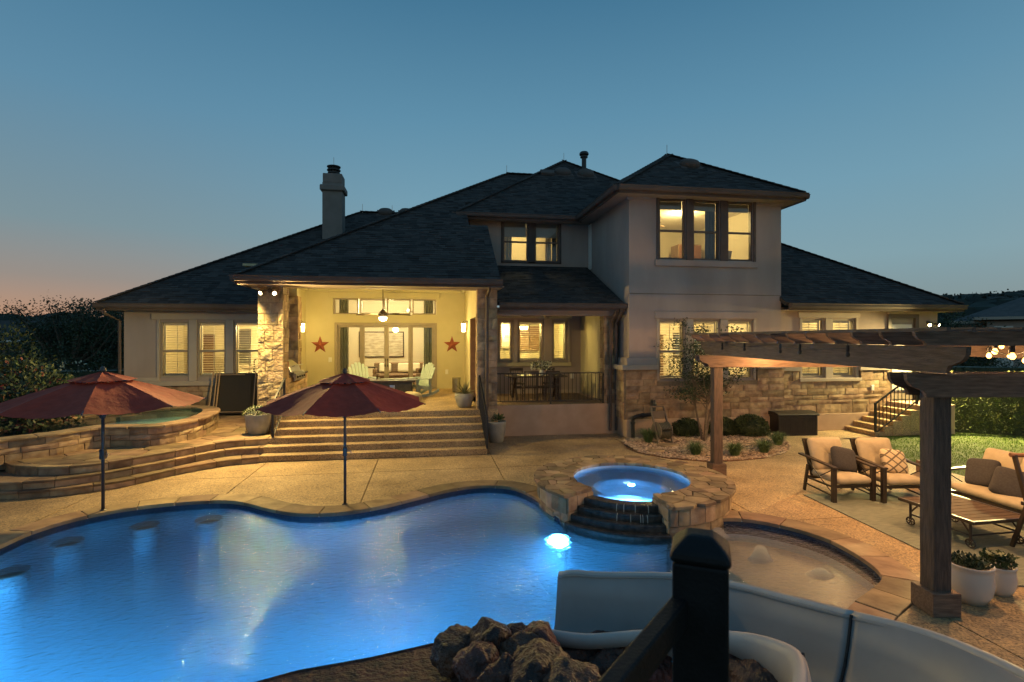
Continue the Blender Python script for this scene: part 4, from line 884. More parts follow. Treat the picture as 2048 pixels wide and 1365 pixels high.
# ================================================================ RAILINGS
def railing(label, p, q, hgt, posts=True, spacing=.12, mid=None, name='railing'):
    p, q = Vector(p), Vector(q); t = thing(name, label, 'railing', p); d = q - p; L = d.to_2d().length; up = Vector((0, 0, 1))
    MB().bar(up * hgt, d + up * hgt, .045, .035).build('top_rail', 'black', t); MB().bar(up * .1, d + up * .1, .035, .025).build('bottom_rail', 'black', t)
    for e in ([Vector(), d] + ([d * .5] if mid else [])): MB().box(e.x - .025, e.y - .025, e.z - (.1 if mid and e == d * .5 else 0), e.x + .025, e.y + .025, e.z + hgt + .02).build('post', 'black', t)
    n_ = int(L / spacing); me = None
    for k in range(1, n_):
        e = d * (k / n_)
        if me is None:
            o_ = MB().box(-.008, -.008, .1, .008, .008, hgt).build('picket', 'black', t); me = o_.data
        else: o_ = bpy.data.objects.new('picket', me); COL.objects.link(o_); o_.parent = t
        o_.location = e
    return t
railing('black stair railing at the left side of the porch steps', (-3.72, 13.5, .38), (-3.70, 14.46, FZ), .9)
railing('black stair railing at the right side of the porch steps', (1.44, 12.86, 0), (1.40, 14.40, FZ), .92)
railing('straight black railing along the edge of the dining patio', (1.96, 15.2, FZ), (5.22, 15.2, FZ), .92, mid=True)
railing('black stair railing of the side steps at the right wing', (12.86, 13.42, 0), (14.25, 13.42, FZ), .95)
# ================================================================ PORCH FURNITURE
gk = thing('grill_counter', 'stone outdoor kitchen counter along the left porch wall', 'counter', (-4.12, 16.4, FZ))
MB().box(-.42, -1.35, 0, .30, 1.05, .86).build('base', 'mortar', gk); gb = MB().box(-.46, -1.4, .86, .36, -.95, .92).box(-.46, .3, .86, .36, 1.1, .92).box(-.46, -.95, .86, -.3, .3, .92).build('countertop', 'darkwood', gk, bevel=.01)
stones(gk, 2.4, 0, .86, lambda s, z, d: (.30 + d * .5, -1.35 + s, z), 'stone'); stones(gk, .72, 0, .86, lambda s, z, d: (-.42 + s, -1.35 - d * .5, z), 'stone')
gr = thing('gas_grill', 'stainless gas grill with dark hood set in the outdoor kitchen counter', 'grill', (-4.12, 16.1, FZ + .86))
MB().box(-.28, -.62, 0, .42, .55, .14).build('body', 'steel', gr, bevel=.01)
MB().ext([(-.26, -.6, .14), (.34, -.6, .14), (.28, -.6, .30), (.08, -.6, .46), (-.18, -.6, .46), (-.26, -.6, .34)], (0, 1.12, 0)).build('hood', 'steel', gr, bevel=.02, seg=2)
MB().box(.40, -.6, -.1, .46, .53, .1).build('control_panel', 'steel', gr); MB().tube([(.34, -.5, .30), (.40, -.5, .32), (.40, .44, .32), (.34, .44, .30)], .014, 8).build('handle', 'steel', gr)
for k in range(4): MB().lathe([(.03, 0), (.025, .03)], 12).build('knob', 'black', gr, loc=(.46, -.42 + k * .26, 0), rot=(0, PI / 2, 0))
def rocker(label, loc, rz):
    t = thing('rocking_chair', label, 'chair', loc, rz, 'mint rocking chairs')
    for k in range(6):
        x = -.26 + k * .104; hh = (.66, .76, .82, .82, .76, .66)[k]
        MB().ext([(x - .047 + (k - 2.5) * .0, 0, 0), (x + .047, 0, 0), (x * 1.18 + .052, 0, hh - .03), (x * 1.18 + .02, 0, hh), (x * 1.18 - .03, 0, hh), (x * 1.18 - .052, 0, hh - .03)], (0, .022, 0)).build('back_slat', 'mint', t, loc=(0, .20, .36), rot=(-.36, 0, 0), bevel=.004)
    for k in range(5): MB().box(-.27, -.30 + k * .105, .40 - k * .018, .27, -.21 + k * .105, .42 - k * .018).build('seat_slat', 'mint', t, bevel=.004)
    for s_ in (-1, 1):
        MB().box(s_ * .36 - .06, -.36, .60, s_ * .36 + .06, .30, .625).build('armrest', 'mint', t, bevel=.006); MB().box(s_ * .31 - .02, -.30, .1, s_ * .31 + .02, -.21, .60).build('leg', 'mint', t, bevel=.004); MB().bar((s_ * .31, .26, .1), (s_ * .31, .24, .6), .04, .09, (0, 1, 0)).build('leg', 'mint', t)
        pts = [(-.48 + .11 * i, .06 + .1 * (((-.48 + .11 * i) / .5) ** 2) - .06) for i in range(11)]
        MB().ext([(s_ * .31 - .02, a, b) for a, b in pts] + [(s_ * .31 - .02, a, b + .09) for a, b in pts[::-1]], (.04, 0, 0)).build('rocker', 'mint', t)
        MB().bar((s_ * .29, -.28, .36), (s_ * .29, .34, .26), .03, .10).build('side_rail', 'mint', t)
    return t
rc = rocker('mint slatted rocking chair right of the fire table', (-.32, 17.9, FZ), -.95)
dup(rc, (-2.15, 18.3, FZ), .55, 'mint slatted rocking chair left of the fire table, half hidden by the umbrella')
ft = thing('fire_table', 'dark rectangular fire table on the porch floor between the rocking chairs', 'table', (-1.12, 17.45, FZ))
MB().box(-.62, -.38, 0, .62, .38, .56).build('base', 'firebox', ft, bevel=.01); MB().box(-.72, -.48, .56, .72, .48, .62).build('tabletop', 'frame', ft, bevel=.008)
MB().box(-.4, -.18, .622, .4, .18, .64).build('burner', 'glazegrey', ft); MB().box(-.08, -.395, .3, .08, -.382, .46).build('control_panel', 'steel', ft)
for a, b, c, d in ((-.5, -.28, .5, -.28), (-.5, .28, .5, .28), (-.5, -.28, -.5, .28), (.5, -.28, .5, .28)): MB().bar((a, b, .72), (c, d, .72), .008, .18).build('glass_guard', 'glass', ft)
def poufthing(label, loc, r):
    t = MB().lathe([(r * .8, 0), (r, .08), (r * 1.02, .16), (r * .9, .26), (r * .4, .31), (.02, .32)], 20); return tag(t.build('pouf', 'pouf', smooth=True, loc=loc), label, 'pouf')
poufthing('round woven floor cushion below the right rocking chair', (-.52, 16.45, FZ), .34); poufthing('round woven floor cushion mostly hidden behind the umbrella', (-1.45, 16.4, FZ), .32)
tag(MB().lathe([(.14, 0), (.15, .02), (.15, .5), (.16, .52)], 20).build('waste_bin', 'steel', loc=(1.02, 19.2, FZ)), 'ribbed metal bin by the right porch wall', 'bin')
def potmesh(r, h, n=26, style=0):
    if style == 0: pr = [(r * .62, 0), (r * .72, .02), (r * .9, h * .45), (r, h * .92), (r, h), (r * .9, h), (r * .88, h * .88)]
    elif style == 1: pr = [(r * .62, 0), (r * .9, h * .25), (r, h * .55), (r * .94, h * .85), (r * .92, h * .96), (r, h), (r * .98, h + .015), (r * .86, h + .01), (r * .84, h * .88)]
    else: pr = [(r * .58, 0), (r * .7, .02), (r * .98, h * .6), (r, h), (r * .9, h), (r * .88, h * .86)]
    return MB().lathe(pr, n)
def leaves(n, fn, size, m, name, parent, kind=None, asp=.5, droop=0):
    vs = []; fs = []
    for _ in range(n):
        p, nn = fn(); p = Vector(p); d = Vector((U(-1, 1), U(-1, 1), U(-.6, 1) - droop)) + Vector(nn) * .9; d.normalize()
        a = d.cross(Vector((U(-1, 1), U(-1, 1), U(-1, 1)))).normalized(); s = size * U(.6, 1.35); k = len(vs)
        vs += [p, p + d * s * .5 + a * s * asp * .5, p + d * s, p + d * s * .5 - a * s * asp * .5]; fs.append((k, k + 1, k + 2, k + 3))
    return raw(name, vs, fs, m, parent, 'stuff' if name == 'flowers' else kind)
def planter(label, loc, r, h, style, m, plant):
    t = thing('planter', label, 'planter', loc); potmesh(r, h, 28, style).build('pot', m, t, smooth=True)
    MB().lathe([(r * .87, 0), (r * .4, .02), (.01, .03)], 16, (0, 0, h * .9)).build('soil', 'soil', t); plant(t, r, h); return t
def trailing(t, r, h):
    def f():
        a = U(0, 2 * PI); q = r * 1.08 * math.sqrt(R()); return (q * math.cos(a), q * math.sin(a), h + .16 * (1 - (q / r / 1.1) ** 2) * U(.3, 1) + U(-.03, .05)), (math.cos(a) * .5, math.sin(a) * .5, .5)
    leaves(900, f, .05, 'leafhedge', 'foliage', t, 'stuff'); leaves(500, f, .035, 'flowerw', 'flowers', t, 'stuff', .9)
def spiky(t, r, h):
    b = MB()
    for k in range(34):
        a = U(0, 2 * PI); el_ = U(.15, 1.2); L = U(.3, .55); w = .028; pts = []
        for i in range(5):
            q = i / 4; pts.append((math.cos(a) * math.cos(el_) * L * q, math.sin(a) * math.cos(el_) * L * q, h * .92 + math.sin(el_) * L * q - .12 * q * q * (1.2 - el_)))
        px_, py_ = -math.sin(a), math.cos(a); vs = []
        for i, p_ in enumerate(pts): ww = w * (1 - i / 4) + .002; vs += [(p_[0] - px_ * ww, p_[1] - py_ * ww, p_[2]), (p_[0], p_[1], p_[2] - .008), (p_[0] + px_ * ww, p_[1] + py_ * ww, p_[2])]
        b.add(vs, [f for i in range(4) for f in ((3 * i, 3 * i + 1, 3 * i + 4, 3 * i + 3), (3 * i + 1, 3 * i + 2, 3 * i + 5, 3 * i + 4))])
    b.build('foliage', 'agave', t)
def sprout(t, r, h):
    def f():
        a = U(0, 2 * PI); q = r * .5 * R(); return (q * math.cos(a) + .04, q * math.sin(a), h + U(0, .14)), (math.cos(a), math.sin(a), .8)
    leaves(160, f, .11, 'leaf', 'foliage', t, None, .35)
def reds(t, r, h):
    def f():
        a = U(0, 2 * PI); q = r * 1.1 * math.sqrt(R()); return (q * math.cos(a), q * math.sin(a), h + .1 * U(0, 1)), (math.cos(a), math.sin(a), .6)
    leaves(250, f, .06, 'leaf', 'foliage', t, 'stuff'); leaves(350, f, .05, 'flowerr', 'flowers', t, 'stuff', .9)
def succ(t, r, h):
    def f():
        a = U(0, 2 * PI); q = r * .8 * math.sqrt(R()); return (q * math.cos(a), q * math.sin(a), h + U(-.01, .05)), (math.cos(a) * .4, math.sin(a) * .4, .9)
    leaves(420, f, .04, 'leafdark', 'foliage', t, 'stuff', .6); leaves(260, f, .035, 'agave', 'rosettes', t, 'stuff', .7)
def jade(t, r, h):
    def f():
        a = U(0, 2 * PI); q = r * .85 * math.sqrt(R()); return (q * math.cos(a), q * math.sin(a), h + .12 * R()), (math.cos(a) * .5, math.sin(a) * .5, .8)
    leaves(420, f, .045, 'leaf', 'foliage', t, 'stuff', .7)
    b = MB()
    for k in range(7):
        a = k * 2 * PI / 7; c = Vector((-.06, -.02, h + .10)); d = Vector((math.cos(a), math.sin(a) * .8, .5)); e = Vector((-math.sin(a), math.cos(a), 0)); b.add([c, c + d * .05 + e * .035, c + d * .10 + e * .02, c + d * .11, c + d * .10 - e * .02, c + d * .05 - e * .035], [(0, 1, 2, 3, 4, 5)])
    b.build('rosette', 'agave', t)
planter('big grey planter with white flowers left of the porch steps', (-4.22, 14.05, .45), .31, .52, 0, 'glazegrey', trailing)
planter('grey ribbed pot with a spiky plant at the right top of the porch steps', (1.02, 14.95, FZ), .27, .40, 2, 'glazegrey', spiky)
planter('grey planter with a small green sprout right of the porch steps', (1.86, 14.35, 0), .27, .58, 0, 'glazegrey', sprout)
planter('dark blue pot with red flowers left on the porch behind the umbrella', (-3.45, 14.75, FZ), .22, .34, 0, 'tile', reds)

# ================================================================ DINING PATIO
dt_ = thing('dining_table', 'dark wooden trestle table with crossed legs on the dining patio', 'table', (3.42, 16.6, FZ))
for k in range(5): MB().box(-.95, -.45 + k * .18, .72, .95, -.45 + k * .18 + .172, .765).build('plank', 'darkwood', dt_, bevel=.004)
for sx_ in (-.68, .68):
    for a, b in ((-.36, .36), (.36, -.36)): MB().bar((sx_ + (.02 if a < 0 else -.02), a, 0), (sx_ + (.02 if a < 0 else -.02), b, .72), .04, .08, (1, 0, 0)).build('leg', 'darkwood', dt_)
MB().box(-.68, -.03, .34, .68, .03, .42).build('stretcher', 'darkwood', dt_)
def dchair(label, loc, rz):
    t = thing('dining_chair', label, 'chair', loc, rz, 'dark spindle back chairs on the dining patio')
    MB().box(-.23, -.23, .43, .23, .22, .47).build('seat', 'darkwood', t, bevel=.01)
    for a in (-1, 1):
        MB().box(a * .2 - .018, -.22, 0, a * .2 + .018, -.185, .43).build('leg', 'darkwood', t); MB().bar((a * .2, .2, 0), (a * .2, .26, .92), .034, .036, (0, 1, 0)).build('leg', 'darkwood', t)
        MB().bar((a * .2, -.2, .2), (a * .2, .21, .2), .02, .025).build('stretcher', 'darkwood', t)
    MB().box(-.23, .24, .86, .23, .275, .95).build('top_rail', 'darkwood', t, bevel=.01)
    for k in range(6): MB().bar((-.15 + k * .06, .215, .47), (-.15 + k * .06, .255, .87), .014, .014, (0, 1, 0)).build('spindle', 'darkwood', t)
    return t
dc = dchair('dark spindle chair at the near left side of the dining table, back to the railing', (3.12, 16.0, FZ), PI)
dup(dc, (3.78, 15.98, FZ), PI, 'dark spindle chair at the near right side of the dining table'); dup(dc, (2.95, 17.25, FZ), 0, 'dark spindle chair behind the dining table at its left end'); dup(dc, (4.05, 17.25, FZ), 0, 'dark spindle chair behind the dining table, mostly hidden by the flowers')
vz = thing('flower_vase', 'vase of pale flowers standing on the dining table', 'vase', (3.62, 16.6, FZ + .765)); MB().lathe([(.05, 0), (.08, .06), (.06, .14), (.07, .17)], 14).build('vase', 'white', vz)
def vf(): a = U(0, 2 * PI); q = .26 * math.sqrt(R()); return (q * math.cos(a) * 1.3, q * math.sin(a), .17 + U(0, .26)), (math.cos(a), math.sin(a), .6)
leaves(150, vf, .08, 'leafdark', 'foliage', vz); leaves(160, vf, .06, 'flowerw', 'flowers', vz, None, .9)
tag(MB().prism([(2.2, 15.6), (5.2, 15.6), (5.2, 17.9), (2.2, 17.9)], FZ + .008, FZ + .016).build('rug', 'couch'), 'dark rug under the dining table', 'rug')

# ================================================================ RAISED FLAGSTONE PATIO, CURVED STEPS AND POND AT THE LEFT
def px(lst, z): return [G(x, y, z).to_2d() for x, y in lst]
t1 = px([(0, 1000), (60, 997), (109, 993), (150, 989), (250, 974), (350, 951), (450, 933), (527, 927)], 0); t1[-1] = Vector((-3.83, 12.80))
t2 = px([(0, 983), (60, 980), (109, 976), (200, 963), (280, 948), (350, 934), (450, 914), (540, 907)], .13); t2[-1] = Vector((-3.82, 13.13))
t3 = px([(0, 935), (30, 948), (109, 951), (180, 946), (240, 937), (300, 926), (350, 917), (450, 898), (540, 891)], .28); t3[-1] = Vector((-3.81, 13.43))
for T in (t1, t2): T.insert(0, Vector((-9.5, T[0].y + .25)))
t3.insert(0, Vector((-9.3, 12.6))); t3.insert(1, Vector((-8.4, 11.75)))
back = [(-3.81, 14.3), (-4.4, 14.3), (-4.4, 18), (-9.6, 18), (-12, 18)]
tiers = []
for k, (T, z0, z1) in enumerate(((t1, 0, .14), (t2, .10, .29), (t3, .25, .45))):
    P = [p.to_2d() for p in cr([q.to_3d() for q in T], False, 5)]
    inner = offset(P, -.42, False)
    st = bpy.data.objects.new('curved_step' if k < 2 else 'raised_patio', None); COL.objects.link(st); st['kind'] = 'structure'
    poly = [(p.x, p.y) for p in offset(P, -.03, False)] + back; MB().prism(poly, z0 - .05, z1 - .03).build('step_base', 'grout', st)
    i = 0
    while i < len(P) - 1:                       # riser stones with a tread stone above each
        j = i; L = 0; want = U(.35, .7)
        while L < want and j < len(P) - 1: L += (P[j + 1] - P[j]).length; j += 1
        a = P[i:j + 1]; bI = inner[i:j + 1]
        sh = lambda q: [q[0].lerp(q[1], .04)] + q[1:-1] + [q[-1].lerp(q[-2], .04)]
        a, bI = sh(a), sh(bI)
        MB().prism([tuple(q) for q in a] + [tuple(q) for q in [p_ + (r_ - p_) * .3 for p_, r_ in zip(a, bI)][::-1]], z0, z1 - .045).build('riser_stone', 'stone', st, bevel=.006)
        nose = [p_ - (r_ - p_) * .06 for p_, r_ in zip(a, bI)]
        if k < 2: MB().prism([tuple(q) for q in nose] + [tuple(q) for q in bI[::-1]], z1 - .043, z1 + U(-.004, .004)).build('tread_stone', 'flag', st, bevel=.006)
        else: MB().prism([tuple(q) for q in nose] + [tuple(q) for q in [p_ + (r_ - p_) * .35 for p_, r_ in zip(a, bI)][::-1]], z1 - .043, z1 + U(-.004, .003)).build('tread_stone', 'flag', st, bevel=.006)
        i = j
    tiers.append((P, inner, st))
P3 = tiers[2][0]; fl_in = [(p.x, p.y) for p in offset(P3, -.16, False)]
flags(fl_in + [(-3.86, 14.28), (-4.42, 14.3), (-4.45, 17.9), (-9.3, 17.9)], .62, .41, .45, tiers[2][2])
# pond: ring of ashlar walls with a flagstone cap
PT = .90
po = px([(-150, 905), (-60, 890), (0, 880), (60, 873), (120, 866), (180, 857), (215, 854), (300, 853), (350, 847), (395, 839), (425, 829), (438, 819), (425, 813), (390, 811), (330, 813), (260, 818)], PT) + [Vector((-8.7, 15.3)), Vector((-9.5, 13.6)), Vector((-9.35, 11.6))]
po = [p.to_2d() for p in cr([q.to_3d() for q in po], True, 4)]
if area(po) < 0: po = po[::-1]
pin = offset(po, -.36)
pond = thing('raised_pond', 'curved raised stone pond with green water and flagstone cap at the left', 'pond')
npn = len(po); cum = [0]
for i in range(npn): cum.append(cum[-1] + (po[(i + 1) % npn] - po[i]).length)
def onring(s):
    s = s % cum[-1]; i = 0
    while cum[i + 1] < s: i += 1
    t = (s - cum[i]) / (cum[i + 1] - cum[i]); a, b = po[i], po[(i + 1) % npn]; d = (b - a).normalized(); return a.lerp(b, t), Vector((d.y, -d.x))
b = MB(); ins = offset(po, -.05)
b.add([(p.x, p.y, .3) for p in ins] + [(p.x, p.y, PT - .05) for p in ins] + [(p.x, p.y, .3) for p in pin] + [(p.x, p.y, PT - .05) for p in pin], [(i, (i + 1) % npn, npn + (i + 1) % npn, npn + i) for i in range(npn)] + [(2 * npn + i, 3 * npn + i, 3 * npn + (i + 1) % npn, 2 * npn + (i + 1) % npn) for i in range(npn)] + [(npn + i, npn + (i + 1) % npn, 3 * npn + (i + 1) % npn, 3 * npn + i) for i in range(npn)])
pw = b.build('pond_wall', 'mortar', pond)
def pf(s, z, d):
    p, nn = onring(s); q = p + nn * (d - .07); return (q.x, q.y, z)
stones(pw, cum[-1], .40, PT - .05, pf, 'stone', .014, .07, (.12, .15, .19, .24), (.22, .55))
i = 0
while i < npn:
    j = i; L = 0; want = U(.5, .95)
    while L < want and j < npn: L += cum[j + 1] - cum[j]; j += 1
    idx = [q % npn for q in range(i, j + 1)]
    o1 = [po[q] + (po[q] - pin[q]) * .1 for q in idx]; i1 = [pin[q] - (po[q] - pin[q]) * .08 for q in idx]
    sh = lambda q: [q[0].lerp(q[1], .05)] + q[1:-1] + [q[-1].lerp(q[-2], .05)] if len(q) > 2 else q
    MB().prism([tuple(q) for q in sh(o1)] + [tuple(q) for q in sh(i1)[::-1]], PT - .05, PT + U(-.005, .006)).build('cap_stone', 'flag', pond, bevel=.008); i = j
raw('pond_water', [(p.x, p.y, PT - .075) for p in pin], [tuple(range(npn))], 'pondwater', pond); raw('pond_floor', [(p.x, p.y, .62) for p in pin], [tuple(range(npn))], 'plaster', pond)
bw = thing('garden_wall', 'long low limestone wall behind the raised pond', 'wall', (0, 0, 0))
A_, B_ = Vector((-12.5, 13.1)), Vector((-8.6, 16.2)); d_ = (B_ - A_).normalized(); n2 = Vector((d_.y, -d_.x)); Lw = (B_ - A_).length
MB().prism([tuple(A_), tuple(B_), tuple(B_ - n2 * .3), tuple(A_ - n2 * .3)], .3, 1.12).build('wall_core', 'mortar', bw)
stones(bw, Lw, .4, 1.12, lambda s, z, d: (A_.x + d_.x * s + n2.x * d * .6, A_.y + d_.y * s + n2.y * d * .6, z), 'stone', .014)
s_ = 0
while s_ < Lw:
    w_ = min(U(.5, .9), Lw - s_ + .01); MB().prism([tuple(A_ + d_ * s_ + n2 * .08), tuple(A_ + d_ * (s_ + w_ - .012) + n2 * .08), tuple(A_ + d_ * (s_ + w_ - .012) - n2 * .36), tuple(A_ + d_ * s_ - n2 * .36)], 1.12, 1.17).build('cap_stone', 'flag', bw, bevel=.008); s_ += w_
# folded mesh pool fence leaning on the left wing
fp = thing('fence_panels', 'folded brown mesh pool fence panels leaning against the left wing wall', 'fence panel', (-6.05, 17.45, .45))
for (x0, x1, yb, m) in ((-.55, .42, 0, 1), (.36, .62, -.1, 0), (.50, .74, -.05, 0), (.62, .86, 0, 0)):
    MB().add([(x0 + .03, yb, .06), (x1 - .03, yb, .06), (x1 - .03, yb + .22, 1.3), (x0 + .03, yb + .22, 1.3), (x0 + .03, yb + .01, .06), (x1 - .03, yb + .01, .06), (x1 - .03, yb + .23, 1.3), (x0 + .03, yb + .23, 1.3)], [(0, 1, 2, 3), (7, 6, 5, 4), (0, 4, 5, 1), (1, 5, 6, 2), (2, 6, 7, 3), (3, 7, 4, 0)]).build('mesh_panel', 'mesh', fp)
for x, tx in ((-.62, .06), (-.50, .05), (-.42, .05), (.42, .07), (.50, .05), (.66, .03), (.82, .02)): MB().tube([(x, -.05, 0), (x + tx, .19, 1.34)], .022, 8).build('pole', 'tanpole', fp)
for z in (.12, 1.26): MB().tube([(-.55 + z * .04, -.04 + z * .17, z), (.45 + z * .04, -.04 + z * .17, z)], .015, 6).build('rail', 'tanpole', fp)

# ================================================================ UMBRELLAS
def umbrella(label, loc, rz, r=1.42, tilt=0):
    t = thing('patio_umbrella', label, 'umbrella', loc, rz, 'red market umbrellas by the pool')
    MB().tube([(0, 0, 0), (0, 0, 2.25)], .024, 12).build('pole', 'polemetal', t, smooth=True)
    MB().lathe([(.024, .0), (.05, .0), (.05, .012), (.03, .03)], 14).build('ground_sleeve', 'polemetal', t)
    k_ = MB().box(-.035, -.045, .84, .035, .045, 1.0).build('crank_box', 'polemetal', t, bevel=.01); MB().tube([(.03, 0, .92), (.09, 0, .92), (.10, -.06, .90)], .009, 6).build('crank_handle', 'steel', k_)
    MB().lathe([(.03, 2.25), (.045, 2.28), (.035, 2.33), (.01, 2.35)], 12).build('finial', 'polemetal', t)
    zc, zr = 2.22, 1.76; me = None
    n_ = 8
    def pt_(a, q):                                # canopy surface: slight sag between the ribs
        return None
    vs = []; fs = []; NU, NV = 14, 9
    for j in range(NV + 1):
        q = .26 + (.74) * j / NV
        for i in range(NU + 1):
            u = i / NU; a0, a1 = -PI / 8, PI / 8; xa = Vector((math.cos(a0), math.sin(a0))); xb = Vector((math.cos(a1), math.sin(a1))); p = xa.lerp(xb, u) * q * r
            z = zc - (zc - zr) * (q ** 1.12) - .06 * math.sin(PI * u) * q * (1 + .2 * math.sin(9 * q)) + .006 * math.sin(u * 31 + q * 5) * q; vs.append((p.x * (1 + .03 * (1 - abs(2 * u - 1)) * -1 * q), p.y, z))
    for j in range(NV):
        for i in range(NU): k = j * (NU + 1) + i; fs.append((k, k + 1, k + NU + 2, k + NU + 1))
    vs2 = []; fs2 = []
    for j in range(4):
        q = .03 + .29 * j / 3
        for i in range(5):
            u = i / 4; xa = Vector((math.cos(-PI / 8), math.sin(-PI / 8))); xb = Vector((math.cos(PI / 8), math.sin(PI / 8))); p = xa.lerp(xb, u) * q * r; vs2.append((p.x, p.y, zc + .05 - (zc - zr) * (q ** 1.05) * .95 - .012 * math.sin(PI * u)))
    for j in range(3):
        for i in range(4): k = j * 5 + i; fs2.append((k, k + 1, k + 6, k + 5))
    base_ = raw('canopy_panel', vs, fs, 'canvas', t, None, True); v_ = raw('vent_panel', vs2, fs2, 'canvas', t, None, True)
    rb = MB().bar((.05, 0, zc - .04), (r * 1.0, 0, zr - .012), .014, .02).bar((.04, 0, 1.55), (r * .52, 0, zc - .30), .012, .014).build('rib', 'polemetal', t); rb.rotation_euler.z = PI / 8
    for k in range(1, 8):
        for o_, off in ((base_, 0), (v_, 0), (rb, PI / 8)):
            c = o_.copy(); COL.objects.link(c); c.parent = t; c.rotation_euler.z = off + k * PI / 4
    MB().lathe([(.03, 1.50), (.05, 1.53), (.05, 1.60), (.03, 1.63)], 12).build('runner', 'polemetal', t)
    return t
um = umbrella('red market umbrella standing at the pool edge in front of the porch steps', G(690, 1010), .12)
um2 = dup(um, G(206, 1022), -.05, 'red market umbrella in front of the raised pond at the left'); um2.scale = (1.04, 1.04, 1.02)
um3 = dup(um, (-10.52, 12.75, 0), PI / 8 - .15, 'red umbrella of which only a tip shows at the left edge beside the dark shrubs')

# ================================================================ SPA
spa = thing('spa', 'round raised stone spa with blue glowing water and a stepped spillway', 'spa', (0, 0, 0))
def sp(a, r): return (SPA.x + r * math.cos(a), SPA.y + r * math.sin(a))
AS, AE = A1, A0 + 2 * PI; NA = 60; ang = [AS + (AE - AS) * i / NA for i in range(NA + 1)]
b = MB(); ro = SR - .07; vs = []
for a in ang:
    for r, z in ((ro, -1.3), (ro, SPZ - .05), (SRI + .01, SPZ - .05), (SRI + .01, -.9)): vs.append((*sp(a, r), z))
fs = [(4 * i + k, 4 * i + 4 + k, 4 * i + 5 + k, 4 * i + 1 + k) for i in range(NA) for k in range(3)] + [(0, 1, 2, 3), (4 * NA + 3, 4 * NA + 2, 4 * NA + 1, 4 * NA)]
b.add(vs, fs); wl_ = b.build('spa_wall', 'mortar', spa)
stones(wl_, (AE - AS) * SR, -.28, SPZ - .05, lambda s, z, d: (*sp(AS + s / SR, SR - .07 + d * .9), z), 'stone', .02, .07, (.14, .18, .22), (.2, .42))
for a, sgn in ((AS, 1), (AE, -1)):
    q = Vector((-math.sin(a), math.cos(a))) * -sgn
    stones(wl_, SR - SRI - .02, -.28, SPZ - .05, lambda s, z, d: (sp(a, SRI + s)[0] + q.x * d * .4, sp(a, SRI + s)[1] + q.y * d * .4, z), 'stone', .012, .07, (.14, .18, .22), (.2, .36))
flags([(AS * SR - .0, SRI - .03), (AE * SR, SRI - .03), (AE * SR, SR + .05), (AS * SR, SR + .05)], .30, SPZ - .05, SPZ, spa, fmap=lambda s, r: sp(s / SR, r))
bowl = MB(); rb_ = [(SRI, SPZ - .06), (SRI, -.08), (.66, -.10), (.60, -.16), (.58, -.62), (.01, -.64)]
vs = []; fs = []; NB = 48
for r, z in rb_: vs += [(*sp(2 * PI * k / NB, r), z) for k in range(NB)]
for i in range(len(rb_) - 1):
    for k in range(NB):
        if i == 0 and A0 - .02 < 2 * PI * (k + .5) / NB < A1 + .02: continue
        fs.append((i * NB + k, i * NB + (k + 1) % NB, (i + 1) * NB + (k + 1) % NB, (i + 1) * NB + k))
bowl.add(vs, fs); bowl.build('spa_bowl', 'plaster', spa, smooth=False)
aa = [A0 + (A1 - A0) * i / 16 for i in range(17)]
for k, (r0, r1, z1) in enumerate(((SRI - .0, SRI + .24, .245), (SRI + .24, SRI + .40, .145), (SRI + .40, SRI + .56, .045), (SRI + .56, SRI + .70, -.055))):
    MB().prism([sp(a, r1) for a in aa] + [sp(a, r0) for a in aa[::-1]], -1.2, z1).build('spill_step', 'wettile', spa, bevel=.015)
for k in range(9):                               # ribbons of falling water
    a = A1 - .12 - R() * .45; r = SRI + .24 + .16 * random.choice((0, 1)); z = .245 if r < SRI + .3 else .145
    MB().tube([(*sp(a, r - .02), z + .004), (*sp(a, r + .02), z - .02), (*sp(a, r + .035), z - .10)], [.004, .006, .007], 5).build('water_ribbon', 'jet', spa)
raw('spa_water', [(*sp(2 * PI * k / NB, SRI), .262) for k in range(NB)], [tuple(range(NB))], 'spawater', spa)
# underwater lamps
BL = (.11, .50, 1.0)
def poollight(loc, d, power, col=BL, rad=.14, fixture=True, off=.35):
    d = Vector(d).normalized()
    if fixture:
        o_ = thing('pool_light', 'glowing white underwater lamp on the wall below the spa' if loc[0] > 1 and loc[1] > 6 and loc[1] < 8.6 else 'underwater lamp', 'pool light', loc)
        o_.rotation_euler = d.to_track_quat('Z', 'Y').to_euler(); MB().lathe([(.08, -.03), (.08, .01), (.06, .012)], 20).build('bezel', 'steel', o_); MB().lathe([(.04, .0), (.035, .02), (.01, .03)], 20).build('lens', 'poolglow', o_)
    lamp('underwater_lamp', 'SPOT', tuple(Vector(loc) + d * .05), power, col, rad, None, Vector(loc) + d, math.radians(165), .6)
poollight((2.02, 7.93, -.50), (-.75, -.9, -.05), 230)
for lc, d, pw_ in (((-5.9, 5.6, -.6), (1, .25, -.05), 300), ((-3.4, 3.75, -.6), (.15, 1, -.12), 560), ((-.3, 4.95, -.65), (-.1, 1, -.1), 360), ((1.5, 4.75, -.6), (-.1, 1, -.1), 420)): lamp('underwater_lamp', 'SPOT', lc, pw_ * 1.12, BL, .14, None, Vector(lc) + Vector(d), math.radians(165), .6)
lamp('spa_lamp', 'POINT', (SPA.x + .18, SPA.y + .42, -.35), 34, (.16, .48, 1), .06)
o = thing('spa_light', 'small bright white lamp under the spa water', 'pool light', (SPA.x + .15, SPA.y + .56, -.34)); MB().lathe([(.07, 0), (.05, .02), (.01, .03)], 14).build('lens', 'poolglow', o, rot=(PI / 2, 0, 0))
